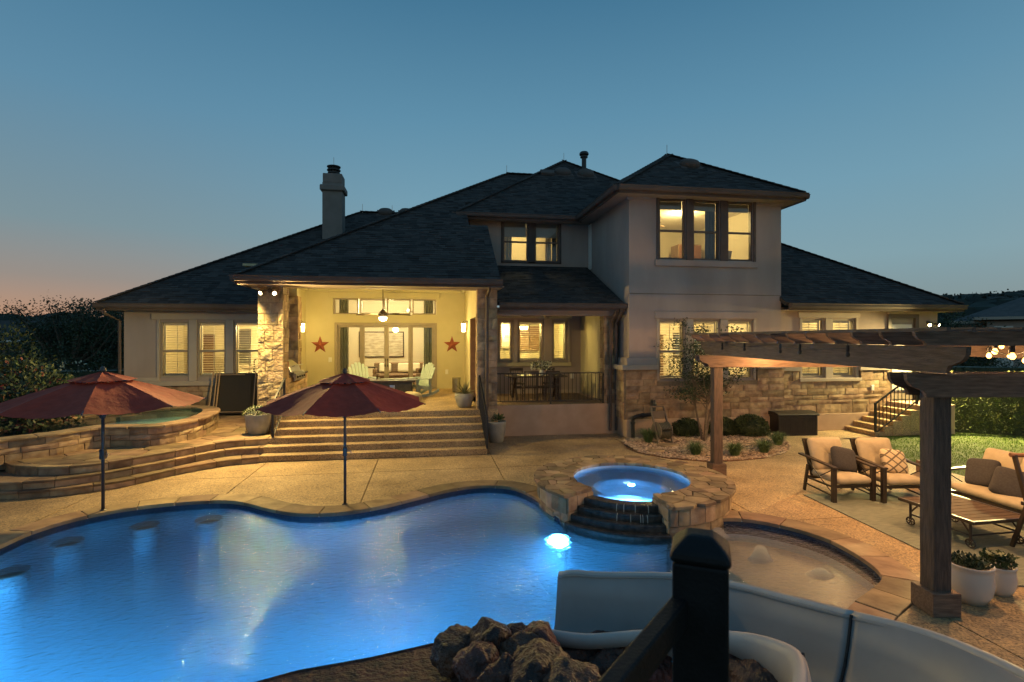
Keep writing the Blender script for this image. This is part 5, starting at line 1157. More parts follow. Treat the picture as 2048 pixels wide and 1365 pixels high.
# swim up stools
for k, (x, y, lb) in enumerate(((135, 1093, 'second submerged bar stool from the left in the blue pool'), (290, 1060, 'third submerged bar stool from the left in the blue pool'), (20, 1155, 'submerged bar stool at the left edge of the picture'), (418, 1047, 'submerged bar stool farthest right, under the far pool wall'))):
    p = G(x, y, -.22); t = thing('pool_stool', lb, 'stool', (p.x, p.y, -1.45), 0, 'submerged bar stools'); MB().lathe([(.17, 0), (.15, .1), (.15, 1.16)], 18).build('pedestal', 'plaster', t); MB().lathe([(.02, 1.16), (.2, 1.16), (.2, 1.22), (.02, 1.23)], 20).build('seat', 'leather', t)
# bubblers
for x, y, h, lb in ((1521, 1122, .20, 'tall bubbling water jet in the shallow end'), (1640, 1152, .09, 'low bubbling water jet nearest the right pool edge'), (1436, 1075, .14, 'bubbling water jet behind the black post')):
    p = G(x, y, WZ); b = MB(); b.lathe([(.15, .004), (.13, .02), (.09, h * .45), (.07, h * .8), (.04, h), (.005, h * 1.04)], 18)
    o = tag(b.build('water_jet', 'mist', loc=(p.x, p.y, WZ), smooth=True), lb, 'water jet'); o.scale = (1.25, .9, 1)
tag(MB().lathe([(.14, 0), (.14, .006), (.02, .008)], 20).build('skimmer_lid', 'flag', loc=tuple(G(962, 965)) ), 'round skimmer lid on the deck between pool and spa', 'lid')

# ================================================================ PERGOLA
P1, P2 = UD(4.31, 11.06), UD(4.46, 5.53)
pg = thing('pergola', 'dark cedar pergola with carved beam ends over the seating area', 'pergola', P2, math.atan2(P1.y - P2.y, P1.x - P2.x) - PI / 2)
PL = (P1 - P2).length; PWD = 4.56
def toW(x, y, z): return pg.matrix_basis @ Vector((x, y, z)) if False else Matrix.Translation(P2) @ Matrix.Rotation(pg.rotation_euler.z, 4, 'Z') @ Vector((x, y, z))
def carved(L0, L1, h):                          # profile along the length with ogee ends, z from 0 to h
    r = h * .55; pr = [(L0, h), (L0 + .01, h * .72)] + [(L0 + .02 + r * .9 * (1 - math.cos(t)), h * .72 - h * .32 * math.sin(t)) for t in (.4, .8, 1.2)] + [(L0 + r * 1.0, h * .36)] + [(L0 + r * 1.05 + r * .5 * math.sin(t), h * .36 * math.cos(t)) for t in (.5, 1.0, 1.5)]
    return pr + [(L0 + L1 - x, z) for x, z in pr[::-1]]
for (x, y) in ((0, 0), (0, PL), (PWD, 0), (PWD, PL)):
    po_ = MB().box(x - .095, y - .095, 0, x + .095, y + .095, 2.5).build('post', 'cedarz', pg, bevel=.008)
    MB().box(x - .15, y - .15, 0, x + .15, y + .15, .24).build('post_base', 'cedarx', po_, bevel=.006)
for y in (0, PL):
    for dy in (-.14, .095): MB().ext([(x, y + dy, 2.25 + z) for x, z in carved(-.42, PWD + .42, .25)], (0, .045, 0)).build('cross_beam', 'cedarx', pg)
for x in (0, PWD): MB().ext([(x - .14, y, 2.505 + z) for y, z in carved(-.52, PL + .5, .28)], (.05, 0, 0)).build('side_beam', 'cedar', pg)
k = 0; y = -.32
while y < PL + .45:
    MB().ext([(x, y, 2.787 + z) for x, z in carved(-.48, PWD + .45, .145)], (0, .042, 0)).build('rafter', 'cedarx', pg); y += .46
x = -.40
while x < PWD + .45: MB().box(x - .02, -.62, 2.934, x + .02, PL + .65, 2.968).build('purlin', 'cedar', pg); x += .24
def bulb(label, p, lit, z_top=2.78, grp='string light bulbs under the pergola'):
    t = thing('light_bulb', label, 'light bulb', p, 0, grp)
    MB().lathe([(.018, .0), (.022, .02), (.02, .07), (.008, .08)], 10).build('socket', 'black', t); MB().tube([(0, 0, .075), (0, 0, max(.1, z_top - p[2]))], .004, 5).build('cord', 'black', t)
    MB().lathe([(.013, 0), (.027, -.03), (.028, -.045), (.016, -.066), (.003, -.07)], 12).build('glass', 'bulb' if lit else 'firebox', t, smooth=True)
for x, y, d, lb in ((1978, 706, 6.6, 'glowing bulb leftmost of the lit four'), (1990, 697, 6.0, 'glowing bulb second from the left of the lit four'), (2003, 688, 7.2, 'glowing bulb third of the lit four, highest'), (2025, 706, 5.35, 'glowing bulb rightmost and largest of the lit four')):
    bulb(lb, tuple(UD((x - 1024) / 1050 * d, d, H + (676 - y) / 1050 * d)), True)
for x, d, lb in ((1450, 10.3, 'unlit bulb on the left pergola beam, farthest'), (1495, 9.3, 'unlit bulb on the left pergola beam, second farthest'), (1568, 8.05, 'unlit bulb on the left pergola beam, in the middle'), (1608, 7.5, 'unlit bulb on the left pergola beam, fourth from the far end'), (1705, 6.45, 'unlit bulb on the left pergola beam, nearest')):
    bulb(lb, tuple(UD((x - 1024) / 1050 * d - .06, d, 2.70)), False, 2.79)
for x, y, lb in ((2.0, 1.0, 'glowing bulb near the front cross beam, right of the post'), (3.2, .9, 'glowing bulb near the front right corner of the pergola'), (2.2, 2.6, 'glowing bulb above the coffee table'), (3.4, 2.6, 'glowing bulb above the middle of the outdoor sofa'), (2.2, 4.2, 'glowing bulb above the armchair with the patterned pillow'), (3.4, 4.2, 'glowing bulb near the far right corner of the pergola')): bulb(lb, tuple(toW(x, y, 2.62)), True)
b = MB()
for (p, q) in (((.55, .0, 2.76), (1.9, .9, 2.70)), ((1.9, .9, 2.70), (3.3, .9, 2.72)), ((.75, 1.1, 2.76), (2.2, 2.6, 2.7)), ((2.2, 2.6, 2.7), (3.4, 4.2, 2.7)), ((-.19, .9, 2.76), (-.19, 3.1, 2.76)), ((-.19, 3.1, 2.76), (-.19, 4.9, 2.77))):
    p, q = Vector(p), Vector(q); b.tube([p.lerp(q, i / 8) - Vector((0, 0, .05 * math.sin(PI * i / 8))) for i in range(9)], .006, 5)
tag(b.build('string_light_cord', 'black', loc=tuple(P2), rot=(0, 0, pg.rotation_euler.z)), 'black cord of the string lights looping under the pergola rafters', 'cord')
ORG = (1, .54, .20)
for x, y, pw_ in ((.9, .75, 26), (2.6, 1.0, 34), (2.4, 2.7, 40), (1.2, 2.9, 26), (2.6, 4.3, 40), (.9, 4.9, 30)): lamp('string_bulb_light', 'POINT', tuple(toW(x, y, 2.52)), pw_ * 2.3, ORG, .05)

# ================================================================ SEATING
rug_ = px([(1607, 991), (1832, 1098), (1937, 1172), (2075, 1172)], 0)
A = rug_[0]; e1 = (rug_[1] - rug_[0]).normalized(); e2 = Vector((-e1.y, e1.x)); 
if e2.x < 0: e2 = -e2
tag(MB().prism([tuple(A), tuple(A + e1 * 3.55), tuple(A + e1 * 3.55 + e2 * 3.2), tuple(A + e2 * 3.2)], .006, .016).build('rug', 'rug'), 'large faded green rug under the patio seating', 'rug')
def cushion(w, d, h, m, parent, loc, rot=(0, 0, 0), name='cushion', ex=.38, tuft=False):
    vs = []; NU, NV = 22, 12
    sg = lambda v, e: math.copysign(abs(v) ** e, v)
    for j in range(NV + 1):
        ph = -PI / 2 + PI * j / NV
        for i in range(NU):
            t = 2 * PI * i / NU; x = w / 2 * sg(math.cos(ph), .55) * sg(math.cos(t), ex); y = d / 2 * sg(math.cos(ph), .55) * sg(math.sin(t), ex); z = h / 2 * sg(math.sin(ph), .75)
            if tuft: z -= .35 * h * math.exp(-((x / w) ** 2 + (y / d) ** 2) * 60) * (1 if z > 0 else -.2)
            vs.append((x, y, z))
    fs = [(j * NU + i, j * NU + (i + 1) % NU, (j + 1) * NU + (i + 1) % NU, (j + 1) * NU + i) for j in range(NV) for i in range(NU)]
    o_ = raw(name, vs, fs, m, parent, None, True); o_.location = loc; o_.rotation_euler = rot; return o_
def seat(label, loc, rz, w=.74, name='armchair', cat='armchair', seats=1, group=None):
    t = thing(name, label, cat, loc, rz, group); hw = w / 2
    for a in (-1, 1):
        MB().box(a * hw - .035, -.40, 0, a * hw + .035, -.33, .60).build('front_leg', 'frame', t, bevel=.004)
        MB().bar((a * hw, .40, 0), (a * hw, .30, .50), .035, .05, (0, 1, 0)).build('back_leg', 'frame', t)
        MB().bar((a * hw, -.42, .60), (a * hw, .52, .66), .085, .03).build('armrest', 'frame', t, bevel=.004)
        MB().bar((a * hw, -.34, .10), (a * hw, .38, .14), .02, .025).build('side_rail', 'frame', t); MB().bar((a * hw, -.34, .26), (a * hw, .36, .26), .025, .03).build('side_rail', 'frame', t)
        MB().tube([(a * hw, -.34, .56), (a * hw, .0, .36), (a * hw, .36, .28)], .008, 6).tube([(a * hw, -.34, .14), (a * hw, .0, .36), (a * hw, .30, .58)], .008, 6).build('cross_brace', 'frame', t)
        MB().bar((a * (hw - .05), .26, .30), (a * (hw - .05), .50, .92), .035, .035, (0, 1, 0)).build('back_post', 'frame', t)
    MB().box(-hw, -.37, .24, hw, -.33, .29).build('front_rail', 'frame', t); MB().box(-hw, .28, .24, hw, .32, .29).build('back_seat_rail', 'frame', t)
    for k in range(int(w / .11)): x = -hw + .1 + k * (w - .2) / max(1, int(w / .11) - 1); MB().bar((x, .27, .32), (x, .50, .90), .03, .012, (0, 1, 0)).build('back_slat', 'frame', t)
    MB().bar((-hw + .03, .50, .92), (hw - .03, .50, .92), .03, .045).build('back_rail', 'frame', t)
    cw = (w - .08) / (seats if seats > 1 else 1)
    cushion(w - .08, .72, .17, 'cushion', t, (0, -.06, .365), name='seat_cushion', ex=.16)
    for k in range(seats):
        cushion(cw, .60, .16, 'cushion', t, (-(w - .08) / 2 + cw * (k + .5), .29, .70), (math.radians(70), 0, 0), 'back_cushion', .22, True)
    return t
cA = seat('tan cushioned armchair holding the plain charcoal pillow', tuple(UD(6.30, 9.45) * 1 + Vector((-.02, -.08, 0))), -.04, group='tan cushioned armchairs under the pergola')
pA, pB_ = G(1672, 1008), G(1746, 1005)
cA.location = (pA.x + .37, pA.y + .38, .016); cA.rotation_euler.z = math.atan2(pB_.y - pA.y, pB_.x - pA.x)
cB = dup(cA, (7.83 + .36, 7.94 + .34, .016), -.10, 'tan cushioned armchair holding the patterned pillow, next to the post')
def pillow(label, p, rot, m, s=.44): o_ = cushion(s, s, .17, m, None, p, rot, 'pillow', .32); tag(o_, label, 'pillow'); return o_
pillow('charcoal pillow leaning in the left armchair', (cA.location.x + .13, cA.location.y + .02, .66), (math.radians(62), math.radians(12), -.12), 'greypillow')
o = pillow('patterned tan pillow with diamond lines in the armchair by the post', (cB.location.x + .10, cB.location.y - .02, .64), (math.radians(60), math.radians(8), -.12), 'cushion')
m = mat('diamond_fabric', (.48, .38, .24), (.54, .43, .28), 8, .9); n_, l_ = m.node_tree.nodes, m.node_tree.links
tcn = [q for q in n_ if q.type == 'TEX_COORD'][0]; bs = n_['Principled BSDF']; old = bs.inputs['Base Color'].links[0].from_socket; prev = old
for ang_ in (.9, -.9):
    mp = n_.new('ShaderNodeMapping'); mp.inputs['Rotation'].default_value = (0, 0, ang_); l_.new(tcn.outputs['Object'], mp.inputs[0])
    wv = n_.new('ShaderNodeTexWave'); wv.inputs['Scale'].default_value = 2.6; wv.inputs['Distortion'].default_value = 0; l_.new(mp.outputs[0], wv.inputs[0])
    r_ = ramp(n_, [(.86, (0, 0, 0)), (.93, (1, 1, 1))]); l_.new(wv.outputs['Fac'], r_.inputs[0]); mm = n_.new('ShaderNodeMixRGB'); l_.new(r_.outputs[0], mm.inputs[0]); l_.new(prev, mm.inputs[1]); mm.inputs[2].default_value = (.12, .09, .06, 1); prev = mm.outputs[0]
l_.new(prev, bs.inputs['Base Color']); o.data.materials[0] = m
so = seat('long tan cushioned sofa seen behind the pergola post', (9.03, 6.72, .016), -PI / 2 - .06, 1.9, 'outdoor_sofa', 'sofa', 3)
pillow('charcoal pillow on the outdoor sofa nearest the post', (8.98, 7.28, .66), (math.radians(66), math.radians(-6), -PI / 2 + .25), 'greypillow', .46)
pillow('charcoal pillow on the outdoor sofa, right of the other one', (8.88, 6.78, .62), (math.radians(60), math.radians(10), -PI / 2 + .45), 'greypillow', .46)
tb_ = thing('coffee_table', 'slatted brown coffee table on small iron wheels', 'table', (7.66, 6.50, .016), .02)
for k in range(9): MB().box(-.46, -.52 + k * .118, .375, .46, -.52 + k * .118 + .108, .395).build('slat', 'slate_top', tb_, bevel=.003)
MB().box(-.50, -.56, .355, -.46, .56, .40).box(.46, -.56, .355, .50, .56, .40).box(-.46, -.56, .355, .46, -.525, .40).box(-.46, .535, .355, .46, .56, .40).build('frame', 'frame', tb_, bevel=.003)
for a in (-1, 1):
    for c in (-1, 1):
        x, y = a * .40, c * .44; lg = MB().tube([(x, y, .10), (x, y, .36)], .018, 8).bar((x, y, .2), (x, y - c * .14, .355), .012, .02).build('leg', 'frame', tb_)
        b = MB(); b.tube([(x, y + .065 * math.cos(t), .066 + .055 * math.sin(t)) for t in [2 * PI * q / 16 for q in range(16)]], .011, 6, True)
        for q in range(3): t = PI * q / 3; b.bar((x, y + .06 * math.cos(t), .066 + .055 * math.sin(t)), (x, y - .06 * math.cos(t), .066 - .055 * math.sin(t)), .012, .01, (1, 0, 0))
        b.build('wheel', 'frame', tb_)
    MB().tube([(a * .40, -.44, .17), (a * .40, .44, .17)], .012, 6).build('stretcher', 'frame', tb_)
MB().tube([(-.4, -.44, .17), (.4, -.44, .17)], .012, 6).build('stretcher', 'frame', tb_)
pc = UD((2046 - 1024) / 1050 * 7.05, 7.05); hc = thing('tall_chair', 'tall dark chair with a wrapped top rail at the right edge', 'chair', (pc.x + .12, pc.y, .016), -.25)
MB().tube([(-.25, 0, 1.27), (.3, 0, 1.27)], .03, 8).build('top_rail', 'leather', hc)
for a in (-.2, .26): MB().bar((a, 0, 1.27), (a + .05, -.14, .65), .03, .06, (0, 1, 0)).bar((a + .05, -.14, .65), (a + .05, .1, 0), .03, .05, (0, 1, 0)).bar((a + .05, -.5, .65), (a + .05, -.55, 0), .03, .05, (0, 1, 0)).build('leg', 'frame', hc)
MB().box(-.2, -.55, .63, .36, -.1, .68).build('seat', 'frame', hc)
planter('large white round planter with small succulents beside the pergola post', tuple(G(1937, 1205) + Vector((.05, .03, 0))), .215, .40, 1, 'ceramic', succ)
planter('smaller white round planter with a jade plant behind the large one', tuple(G(1994, 1190) + Vector((.05, .03, 0))), .165, .31, 1, 'ceramic', jade)

# ================================================================ PLANTING BED BESIDE THE TOWER
BED = [tuple(G(x, y).to_2d()) for x, y in ((1243, 884), (1252, 897), (1275, 906), (1330, 917), (1420, 925), (1480, 922), (1530, 917), (1572, 906), (1582, 896), (1574, 885), (1562, 872))] + [(10.2, 14.3), (5.75, 14.3)]
gb_ = MB().prism(BED, .002, .012).build('planting_bed', 'soil'); gb_['kind'] = 'structure'
vs = []; fs = []; cnt = 0
oc = [(1, 0, 0), (-1, 0, 0), (0, 1, 0), (0, -1, 0), (0, 0, 1), (.6, .6, .5), (-.6, .6, .5), (-.6, -.6, .5), (.6, -.6, .5)]
of = [(4, 0, 5), (4, 5, 2), (4, 2, 6), (4, 6, 1), (4, 1, 7), (4, 7, 3), (4, 3, 8), (4, 8, 0), (0, 2, 5), (2, 1, 6), (1, 3, 7), (3, 0, 8)]
while cnt < 6500:
    p = (U(5.2, 10.5), U(11, 14.4))
    if not inside(p, BED): continue
    r = U(.018, .05); a = U(0, PI); k = len(vs); sx_, sy_, sz_ = U(.7, 1.4), U(.7, 1.1), U(.5, .9)
    for v in oc: x, y = v[0] * r * sx_, v[1] * r * sy_; vs.append((p[0] + x * math.cos(a) - y * math.sin(a), p[1] + x * math.sin(a) + y * math.cos(a), .014 + v[2] * r * sz_ + U(0, .012)))
    fs += [tuple(i + k for i in f) for f in of]; cnt += 1
raw('gravel', vs, fs, 'gravel', None, 'stuff')
for (x, y, r, lb) in ((1335, 894, .34, 'flat stepping stone in the gravel in front of the hose reel'), (1310, 905, .26, 'flat stepping stone in the gravel nearest the spa')):
    p = G(x, y); pts = [(r * U(.8, 1.15) * math.cos(t), r * U(.6, .8) * math.sin(t)) for t in [2 * PI * k / 9 for k in range(9)]]; tag(MB().prism(pts, 0, .06).build('stepping_stone', 'flag', bevel=.015, loc=tuple(p)), lb, 'stepping stone')
# metal edging of the bed
MB().tube([(p[0], p[1], .02) for p in BED[:11]], .012, 5).build('bed_edging', 'leather', gb_)
def ball(label, loc, rx, ry, h, grp='clipped round shrubs along the tower wall'):
    t = thing('boxwood_shrub', label, 'shrub', loc, 0, grp)
    def f():
        a = U(0, 2 * PI); z = U(-.25, 1); q = math.sqrt(max(0, 1 - z * z)) if z > 0 else 1; k = U(.90, 1.02) + .03 * math.sin(a * 5 + z * 6)
        return (rx * q * math.cos(a) * k, ry * q * math.sin(a) * k, h * .3 + z * h * .7 * k), (q * math.cos(a), q * math.sin(a), z)
    leaves(5200, f, .045, 'boxw', 'foliage', t, None, .6)
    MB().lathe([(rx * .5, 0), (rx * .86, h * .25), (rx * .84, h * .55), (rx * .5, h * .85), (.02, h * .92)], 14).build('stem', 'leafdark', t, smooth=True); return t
ball('clipped round boxwood shrub right of the hose reel', tuple(G(1368, 872)), .48, .45, .52); ball('clipped round boxwood shrub behind the small tree trunk', tuple(G(1440, 870)), .50, .45, .52); ball('clipped round boxwood shrub beside the dark storage box, largest of the three', tuple(G(1500, 872)), .52, .48, .60)
def tuft(label, loc, r, h, n=420):
    t = thing('grass_clump', label, 'ornamental grass', loc, 0, 'tufts of ornamental grass in the gravel'); vs = []; fs = []
    for _ in range(n):
        a = U(0, 2 * PI); L = r * U(.4, 1.1); hh = h * U(.6, 1.1); w = U(.005, .009); b0 = U(0, .08); da = U(-.3, .3); k = len(vs)
        for i in range(4):
            q = i / 3; x = math.cos(a + da * q) * (b0 + L * q ** 1.3); y = math.sin(a + da * q) * (b0 + L * q ** 1.3); z = hh * (1.9 * q - 1.1 * q * q * (.8 + .4 * L / r)); ww = w * (1 - q * .85); vs += [(x - math.sin(a) * ww, y + math.cos(a) * ww, z), (x + math.sin(a) * ww, y - math.cos(a) * ww, z)]
        fs += [(k + 2 * i, k + 2 * i + 1, k + 2 * i + 3, k + 2 * i + 2) for i in range(3)]
    raw('blades', vs, fs, 'blade', t, 'stuff'); return t
for x, y, r, h, lb in ((1297, 887, .42, .50, 'tuft of long grass in front of the hose reel'), (1391, 912, .33, .42, 'tuft of grass in the gravel left of the far pergola post'), (1470, 914, .33, .42, 'tuft of grass in the gravel just right of the far pergola post'), (1528, 908, .36, .42, 'tuft of grass near the right end of the gravel bed'), (1556, 893, .34, .44, 'tuft of grass in front of the dark storage box')): tuft(lb, tuple(G(x, y)), r, h)
def limbtree(name, label, loc, h, spread, trunk_r, nleaf, lsize, m, grp=None, stems=3, seed=1, zmin=.35, flat=.7, clumps=46, cr_=.2):
    rs = random.Random(seed); t = thing(name, label, 'tree', loc, 0, grp); b = MB(); tips = []
    for s in range(stems):
        a = 2 * PI * s / stems + rs.uniform(-.4, .4); top = Vector((math.cos(a) * spread * .25, math.sin(a) * spread * .25, h * zmin))
        b.tube([(math.cos(a) * .03, math.sin(a) * .03, 0), top * .5 + Vector((rs.uniform(-.04, .04), rs.uniform(-.04, .04), 0)), top], [trunk_r, trunk_r * .85, trunk_r * .7], 7)
        for k in range(max(3, clumps // stems)):
            a2 = a + rs.uniform(-1.9, 1.9); q = rs.uniform(.15, 1); zz = h * (zmin + (1 - zmin) * rs.uniform(.05, 1)); rr = spread * q * math.sqrt(max(.05, 1 - ((zz / h - zmin - .3) / (1 - zmin) / .85) ** 2)); e = Vector((math.cos(a2) * rr, math.sin(a2) * rr, zz)); m_ = top.lerp(e, .5) + Vector((0, 0, -.1 * h * rs.random()))
            b.tube([top * rs.uniform(.75, 1), m_, e], [trunk_r * .45, trunk_r * .28, trunk_r * .1], 5); tips.append(e); tips.append(m_.lerp(e, .5))
    b.build('trunk', 'bark', t)
    def f():
        c = random.choice(tips); d = Vector((random.gauss(0, 1), random.gauss(0, 1), random.gauss(0, 1) * flat)) * cr_; return c + d, d.normalized() * .6
    leaves(nleaf, f, lsize, m, 'crown', t, None, .5, .2); return t
limbtree('ornamental_tree', 'small airy tree with thin stems standing in the gravel before the tower windows', tuple(G(1408, 884)), 3.25, 1.15, .035, 5600, .065, 'leafdark', None, 3, 11, .38, .6, 40, .12)
# dark storage box
sb = thing('storage_box', 'dark ribbed resin deck box with a bowed lid against the stone wall', 'storage box', (10.72, 14.18, 0), -.03)
MB().box(-.62, -.33, 0, .62, .30, .58).build('body', 'resin', sb, bevel=.02, seg=2)
MB().ext([(-.66, -.36, .58), (-.66, .32, .58), (-.66, .32, .64), (-.66, .1, .69), (-.66, -.15, .69), (-.66, -.36, .63)], (1.32, 0, 0)).build('lid', 'resin', sb, bevel=.01)
for k in range(22): MB().box(-.58 + k * .054, -.342, .06, -.58 + k * .054 + .03, -.325, .54).build('rib', 'resin', sb)
# hose reel and black pipe
hr = thing('hose_reel', 'tan hose reel cart with coiled hose against the stone base of the tower', 'hose reel', tuple(G(1322, 888) + Vector((0, .1, 0))), .15)
for a in (-1, 1):
    MB().bar((a * .22, -.30, .05), (a * .20, .12, .98), .035, .05, (0, 1, 0)).build('side_frame', 'reel', hr); MB().bar((a * .22, -.28, .05), (a * .24, .28, .05), .04, .05).build('foot', 'reel', hr)
    MB().lathe([(.03, 0), (.24, 0), (.24, .02), (.03, .02)], 22).build('drum_flange', 'reel', hr, loc=(a * .17 - .01, -.12, .36), rot=(0, PI / 2, 0))
MB().bar((-.2, .12, .98), (.2, .12, .98), .03, .04).build('handle', 'reel', hr); MB().box(-.2, .02, .68, .2, .09, .86).build('tray', 'reel', hr)
b = MB()
for k in range(7): b.tube([(-.14 + k * .047, -.12 + .2 * math.cos(t), .36 + .2 * math.sin(t)) for t in [2 * PI * q / 18 for q in range(18)]], .02, 6, True)
b.build('hose', 'hose', hr)
bp = thing('drain_pipe', 'black corrugated pipe bending along the stone base beside the hose reel', 'pipe', (5.75, 14.18, 0))
MB().tube([(0, 0, 0), (0, 0, .52), (.03, .0, .60), (.12, 0, .64), (.55, 0, .68), (.62, 0, .73), (.66, .02, .95), (.64, .06, 1.08)], .055, 10).build('pipe', 'black', bp); [MB().lathe([(.07, 0), (.07, .07)], 12).build('coupling', 'black', bp, loc=q, rot=r_) for q, r_ in (((0, 0, .42), (0, 0, 0)), ((.25, 0, .655), (0, PI / 2, 0)))]

# ================================================================ WATER SLIDE, BOULDERS, PLATFORM RAIL
OUT = [(1116, 1150, .58), (1150, 1146, .62), (1200, 1150, .62), (1345, 1152, .68), (1470, 1171, .76), (1560, 1194, .83), (1700, 1229, .95), (1800, 1253, 1.03), (1900, 1285, 1.10), (2048, 1352, 1.2), (2200, 1450, 1.28)]
INN = [(1086, 1256, .38), (1112, 1263, .36), (1180, 1270, .38), (1290, 1262, .50), (1400, 1262, .62), (1490, 1268, .72), (1555, 1283, .80), (1597, 1305, .87), (1612, 1345, .93), (1600, 1420, .98), (1560, 1560, 1.05)]
def resample(P, n):
    L = [0]
    for a, b in zip(P, P[1:]): L.append(L[-1] + (b - a).length)
    out = []
    for i in range(n):
        s = L[-1] * i / (n - 1); k = 0
        while k < len(L) - 2 and L[k + 1] < s: k += 1
        out.append(P[k].lerp(P[k + 1], (s - L[k]) / max(1e-6, L[k + 1] - L[k])))
    return out
NS = 60
outw = [G(*p) for p in OUT]; innw = [G(*p) for p in INN]
O_ = resample(cr(outw, False, 6), NS); I_ = resample(cr(innw, False, 6), NS)
sl = thing('water_slide', 'grey moulded water slide curving down into the pool in the foreground', 'slide')
def slidepart(i0, i1, name):
    vs = []; fs = []; NP = 15
    for i in range(i0, i1 + 1):
        a, c = O_[i], I_[i]; w = (c - a); fz = min(a.z, c.z) - .40
        if i < 10: fz = max(fz, .10)
        for k in range(NP):
            t = k / (NP - 1); s = abs(2 * t - 1) ** 3.2; top = a.z if t < .5 else c.z; p = a.lerp(c, t * .94 + .03); vs.append((p.x, p.y, fz + (top - fz) * s))
    for i in range(i1 - i0):
        for k in range(NP - 1): q = i * NP + k; fs.append((q, q + 1, q + NP + 1, q + NP))
    o_ = raw(name, vs, fs, 'slide', sl, None, True); md = o_.modifiers.new('s', 'SOLIDIFY'); md.thickness = .018; md.offset = -1; return o_
SEAM = 37
slidepart(0, SEAM, 'flume'); slidepart(SEAM, NS - 1, 'flume')
gs = []
for k in range(15):
    a, c = O_[SEAM], I_[SEAM]; t = k / 14; fz = min(a.z, c.z) - .40; q = abs(2 * t - 1) ** 3.2; top = a.z if t < .5 else c.z; p = a.lerp(c, t * .94 + .03); gs.append((p.x, p.y, fz + (top - fz) * q + .006))
MB().tube(gs, .011, 6).build('seam_gasket', 'black', sl)
def rim(path, other, i0, i1, wf, df):
    b = MB(); vs = []
    for i in range(i0, i1 + 1):
        w, drop = (wf(i), df(i)) if callable(wf) else (wf, df)
        prof = [(.03, -.02), (0, .012), (-w * .4, .022), (-w * .8, .012), (-w, -.02), (-w, -drop), (-w + .02, -drop), (-w + .02, -.03)]
        p = path[i]; d = (other[i] - p); d.z = 0; d.normalize()
        vs += [(p.x + d.x * q, p.y + d.y * q, p.z + z) for q, z in prof]
    m = 8; fs = [(i * m + k, i * m + (k + 1) % m, (i + 1) * m + (k + 1) % m, (i + 1) * m + k) for i in range(i1 - i0) for k in range(m)] + [tuple(range(m)), tuple((i1 - i0) * m + k for k in range(m))[::-1]]
    b.add(vs, fs); return b.build('rim', 'sliderim', sl, smooth=True)
rim(O_, I_, 0, SEAM, .05, .06); rim(O_, I_, SEAM, NS - 1, .05, .06)
rim(I_, O_, 0, NS - 1, lambda i: .06 + .05 * min(1, max(0, (i - 22) / 14)), lambda i: .09 + .25 * min(1, max(0, (i - 24) / 14)))
for i in (6, 20, 34, 50):
    p = O_[i].lerp(I_[i], .5); MB().box(p.x - .05, p.y - .05, -.35 if i < 20 else 0, p.x + .05, p.y + .05, min(O_[i].z, I_[i].z) - .37).build('support', 'sliderim', sl)
def boulder(label, loc, sx_, sy_, sz_, rz=0, sd=0):
    bm = bmesh.new(); bmesh.ops.create_icosphere(bm, subdivisions=5, radius=1); rs = random.Random(sd); from mathutils import noise
    off = Vector((sd * 3.7, sd * 1.3, sd * 2.1)); cuts = []
    for _ in range(11):
        d = Vector((rs.gauss(0, 1), rs.gauss(0, 1), rs.gauss(0, 1))).normalized(); cuts.append((d, rs.uniform(.60, .88)))
    for v in bm.verts:
        n_ = v.co.normalized(); r = 1
        for d, h in cuts:
            q = n_.dot(d)
            if q * r > h: r = r * .08 + .92 * h / q
        r *= 1.12 + .16 * noise.noise(n_ * 1.9 + off) + .09 * noise.noise(n_ * 5 + off) - .07 * abs(noise.noise(n_ * 8 + off)) - .06 * abs(noise.noise(n_ * 13 + off)) - .035 * abs(noise.noise(n_ * 29 + off)); v.co = Vector((n_.x * r * sx_, n_.y * r * sy_, n_.z * r * sz_)) * 1.08
    me = bpy.data.meshes.new('boulder'); bm.to_mesh(me); bm.free(); me.materials.append(MT['rock'])
    for p in me.polygons: p.use_smooth = True
    o_ = bpy.data.objects.new('boulder', me); COL.objects.link(o_); o_.location = loc; o_.rotation_euler = (rs.uniform(-.3, .3), rs.uniform(-.3, .3), rz); return tag(o_, label, 'boulder', 'boulders piled at the pool edge below the slide')
for x, y, z, a, b_, c, lb in ((925, 1300, .25, .21, .2, .19, 'dark boulder farthest left at the pool edge, wet on one side'), (985, 1278, .36, .2, .18, .2, 'reddish boulder second from the left at the top of the pile'), (1085, 1290, .30, .17, .3, .2, 'long smooth tan boulder leaning beside the slide mouth'), (1040, 1300, .36, .22, .18, .15, 'craggy boulder in the middle of the pile'), (955, 1330, .34, .17, .17, .16, 'rounded boulder below the two at the left end of the pile'), (1000, 1362, .36, .17, .17, .16, 'bottom boulder of the pile catching blue light'), (1080, 1350, .42, .25, .22, .19, 'large boulder in front of the pile, left half cut by the picture edge'), (1130, 1378, .45, .26, .22, .17, 'broad cracked boulder at the bottom edge of the picture'),
                              (1165, 1310, .16, .19, .2, .14, 'brown boulder under the near lip of the slide'), (1220, 1325, .20, .19, .2, .15, 'boulder right of the long tan one, under the slide'), (1215, 1285, .10, .15, .15, .12, 'small dark boulder in shade under the slide lip'), (1270, 1290, .14, .17, .17, .13, 'small boulder in shade next to the rail'), (1300, 1325, .22, .2, .2, .15, 'boulder half hidden by the slanted rail'), (1500, 1320, .52, .2, .18, .15, 'flat brown boulder inside the bend of the slide'), (1520, 1368, .48, .24, .2, .16, 'lowest boulder inside the bend of the slide'), (1040, 1268, .22, .12, .12, .12, 'small red boulder behind the craggy one')):
    p = G(x, y + 10, z * .9); boulder(lb, tuple(p), a, b_, c, U(0, 3), len(lb) + int(x))
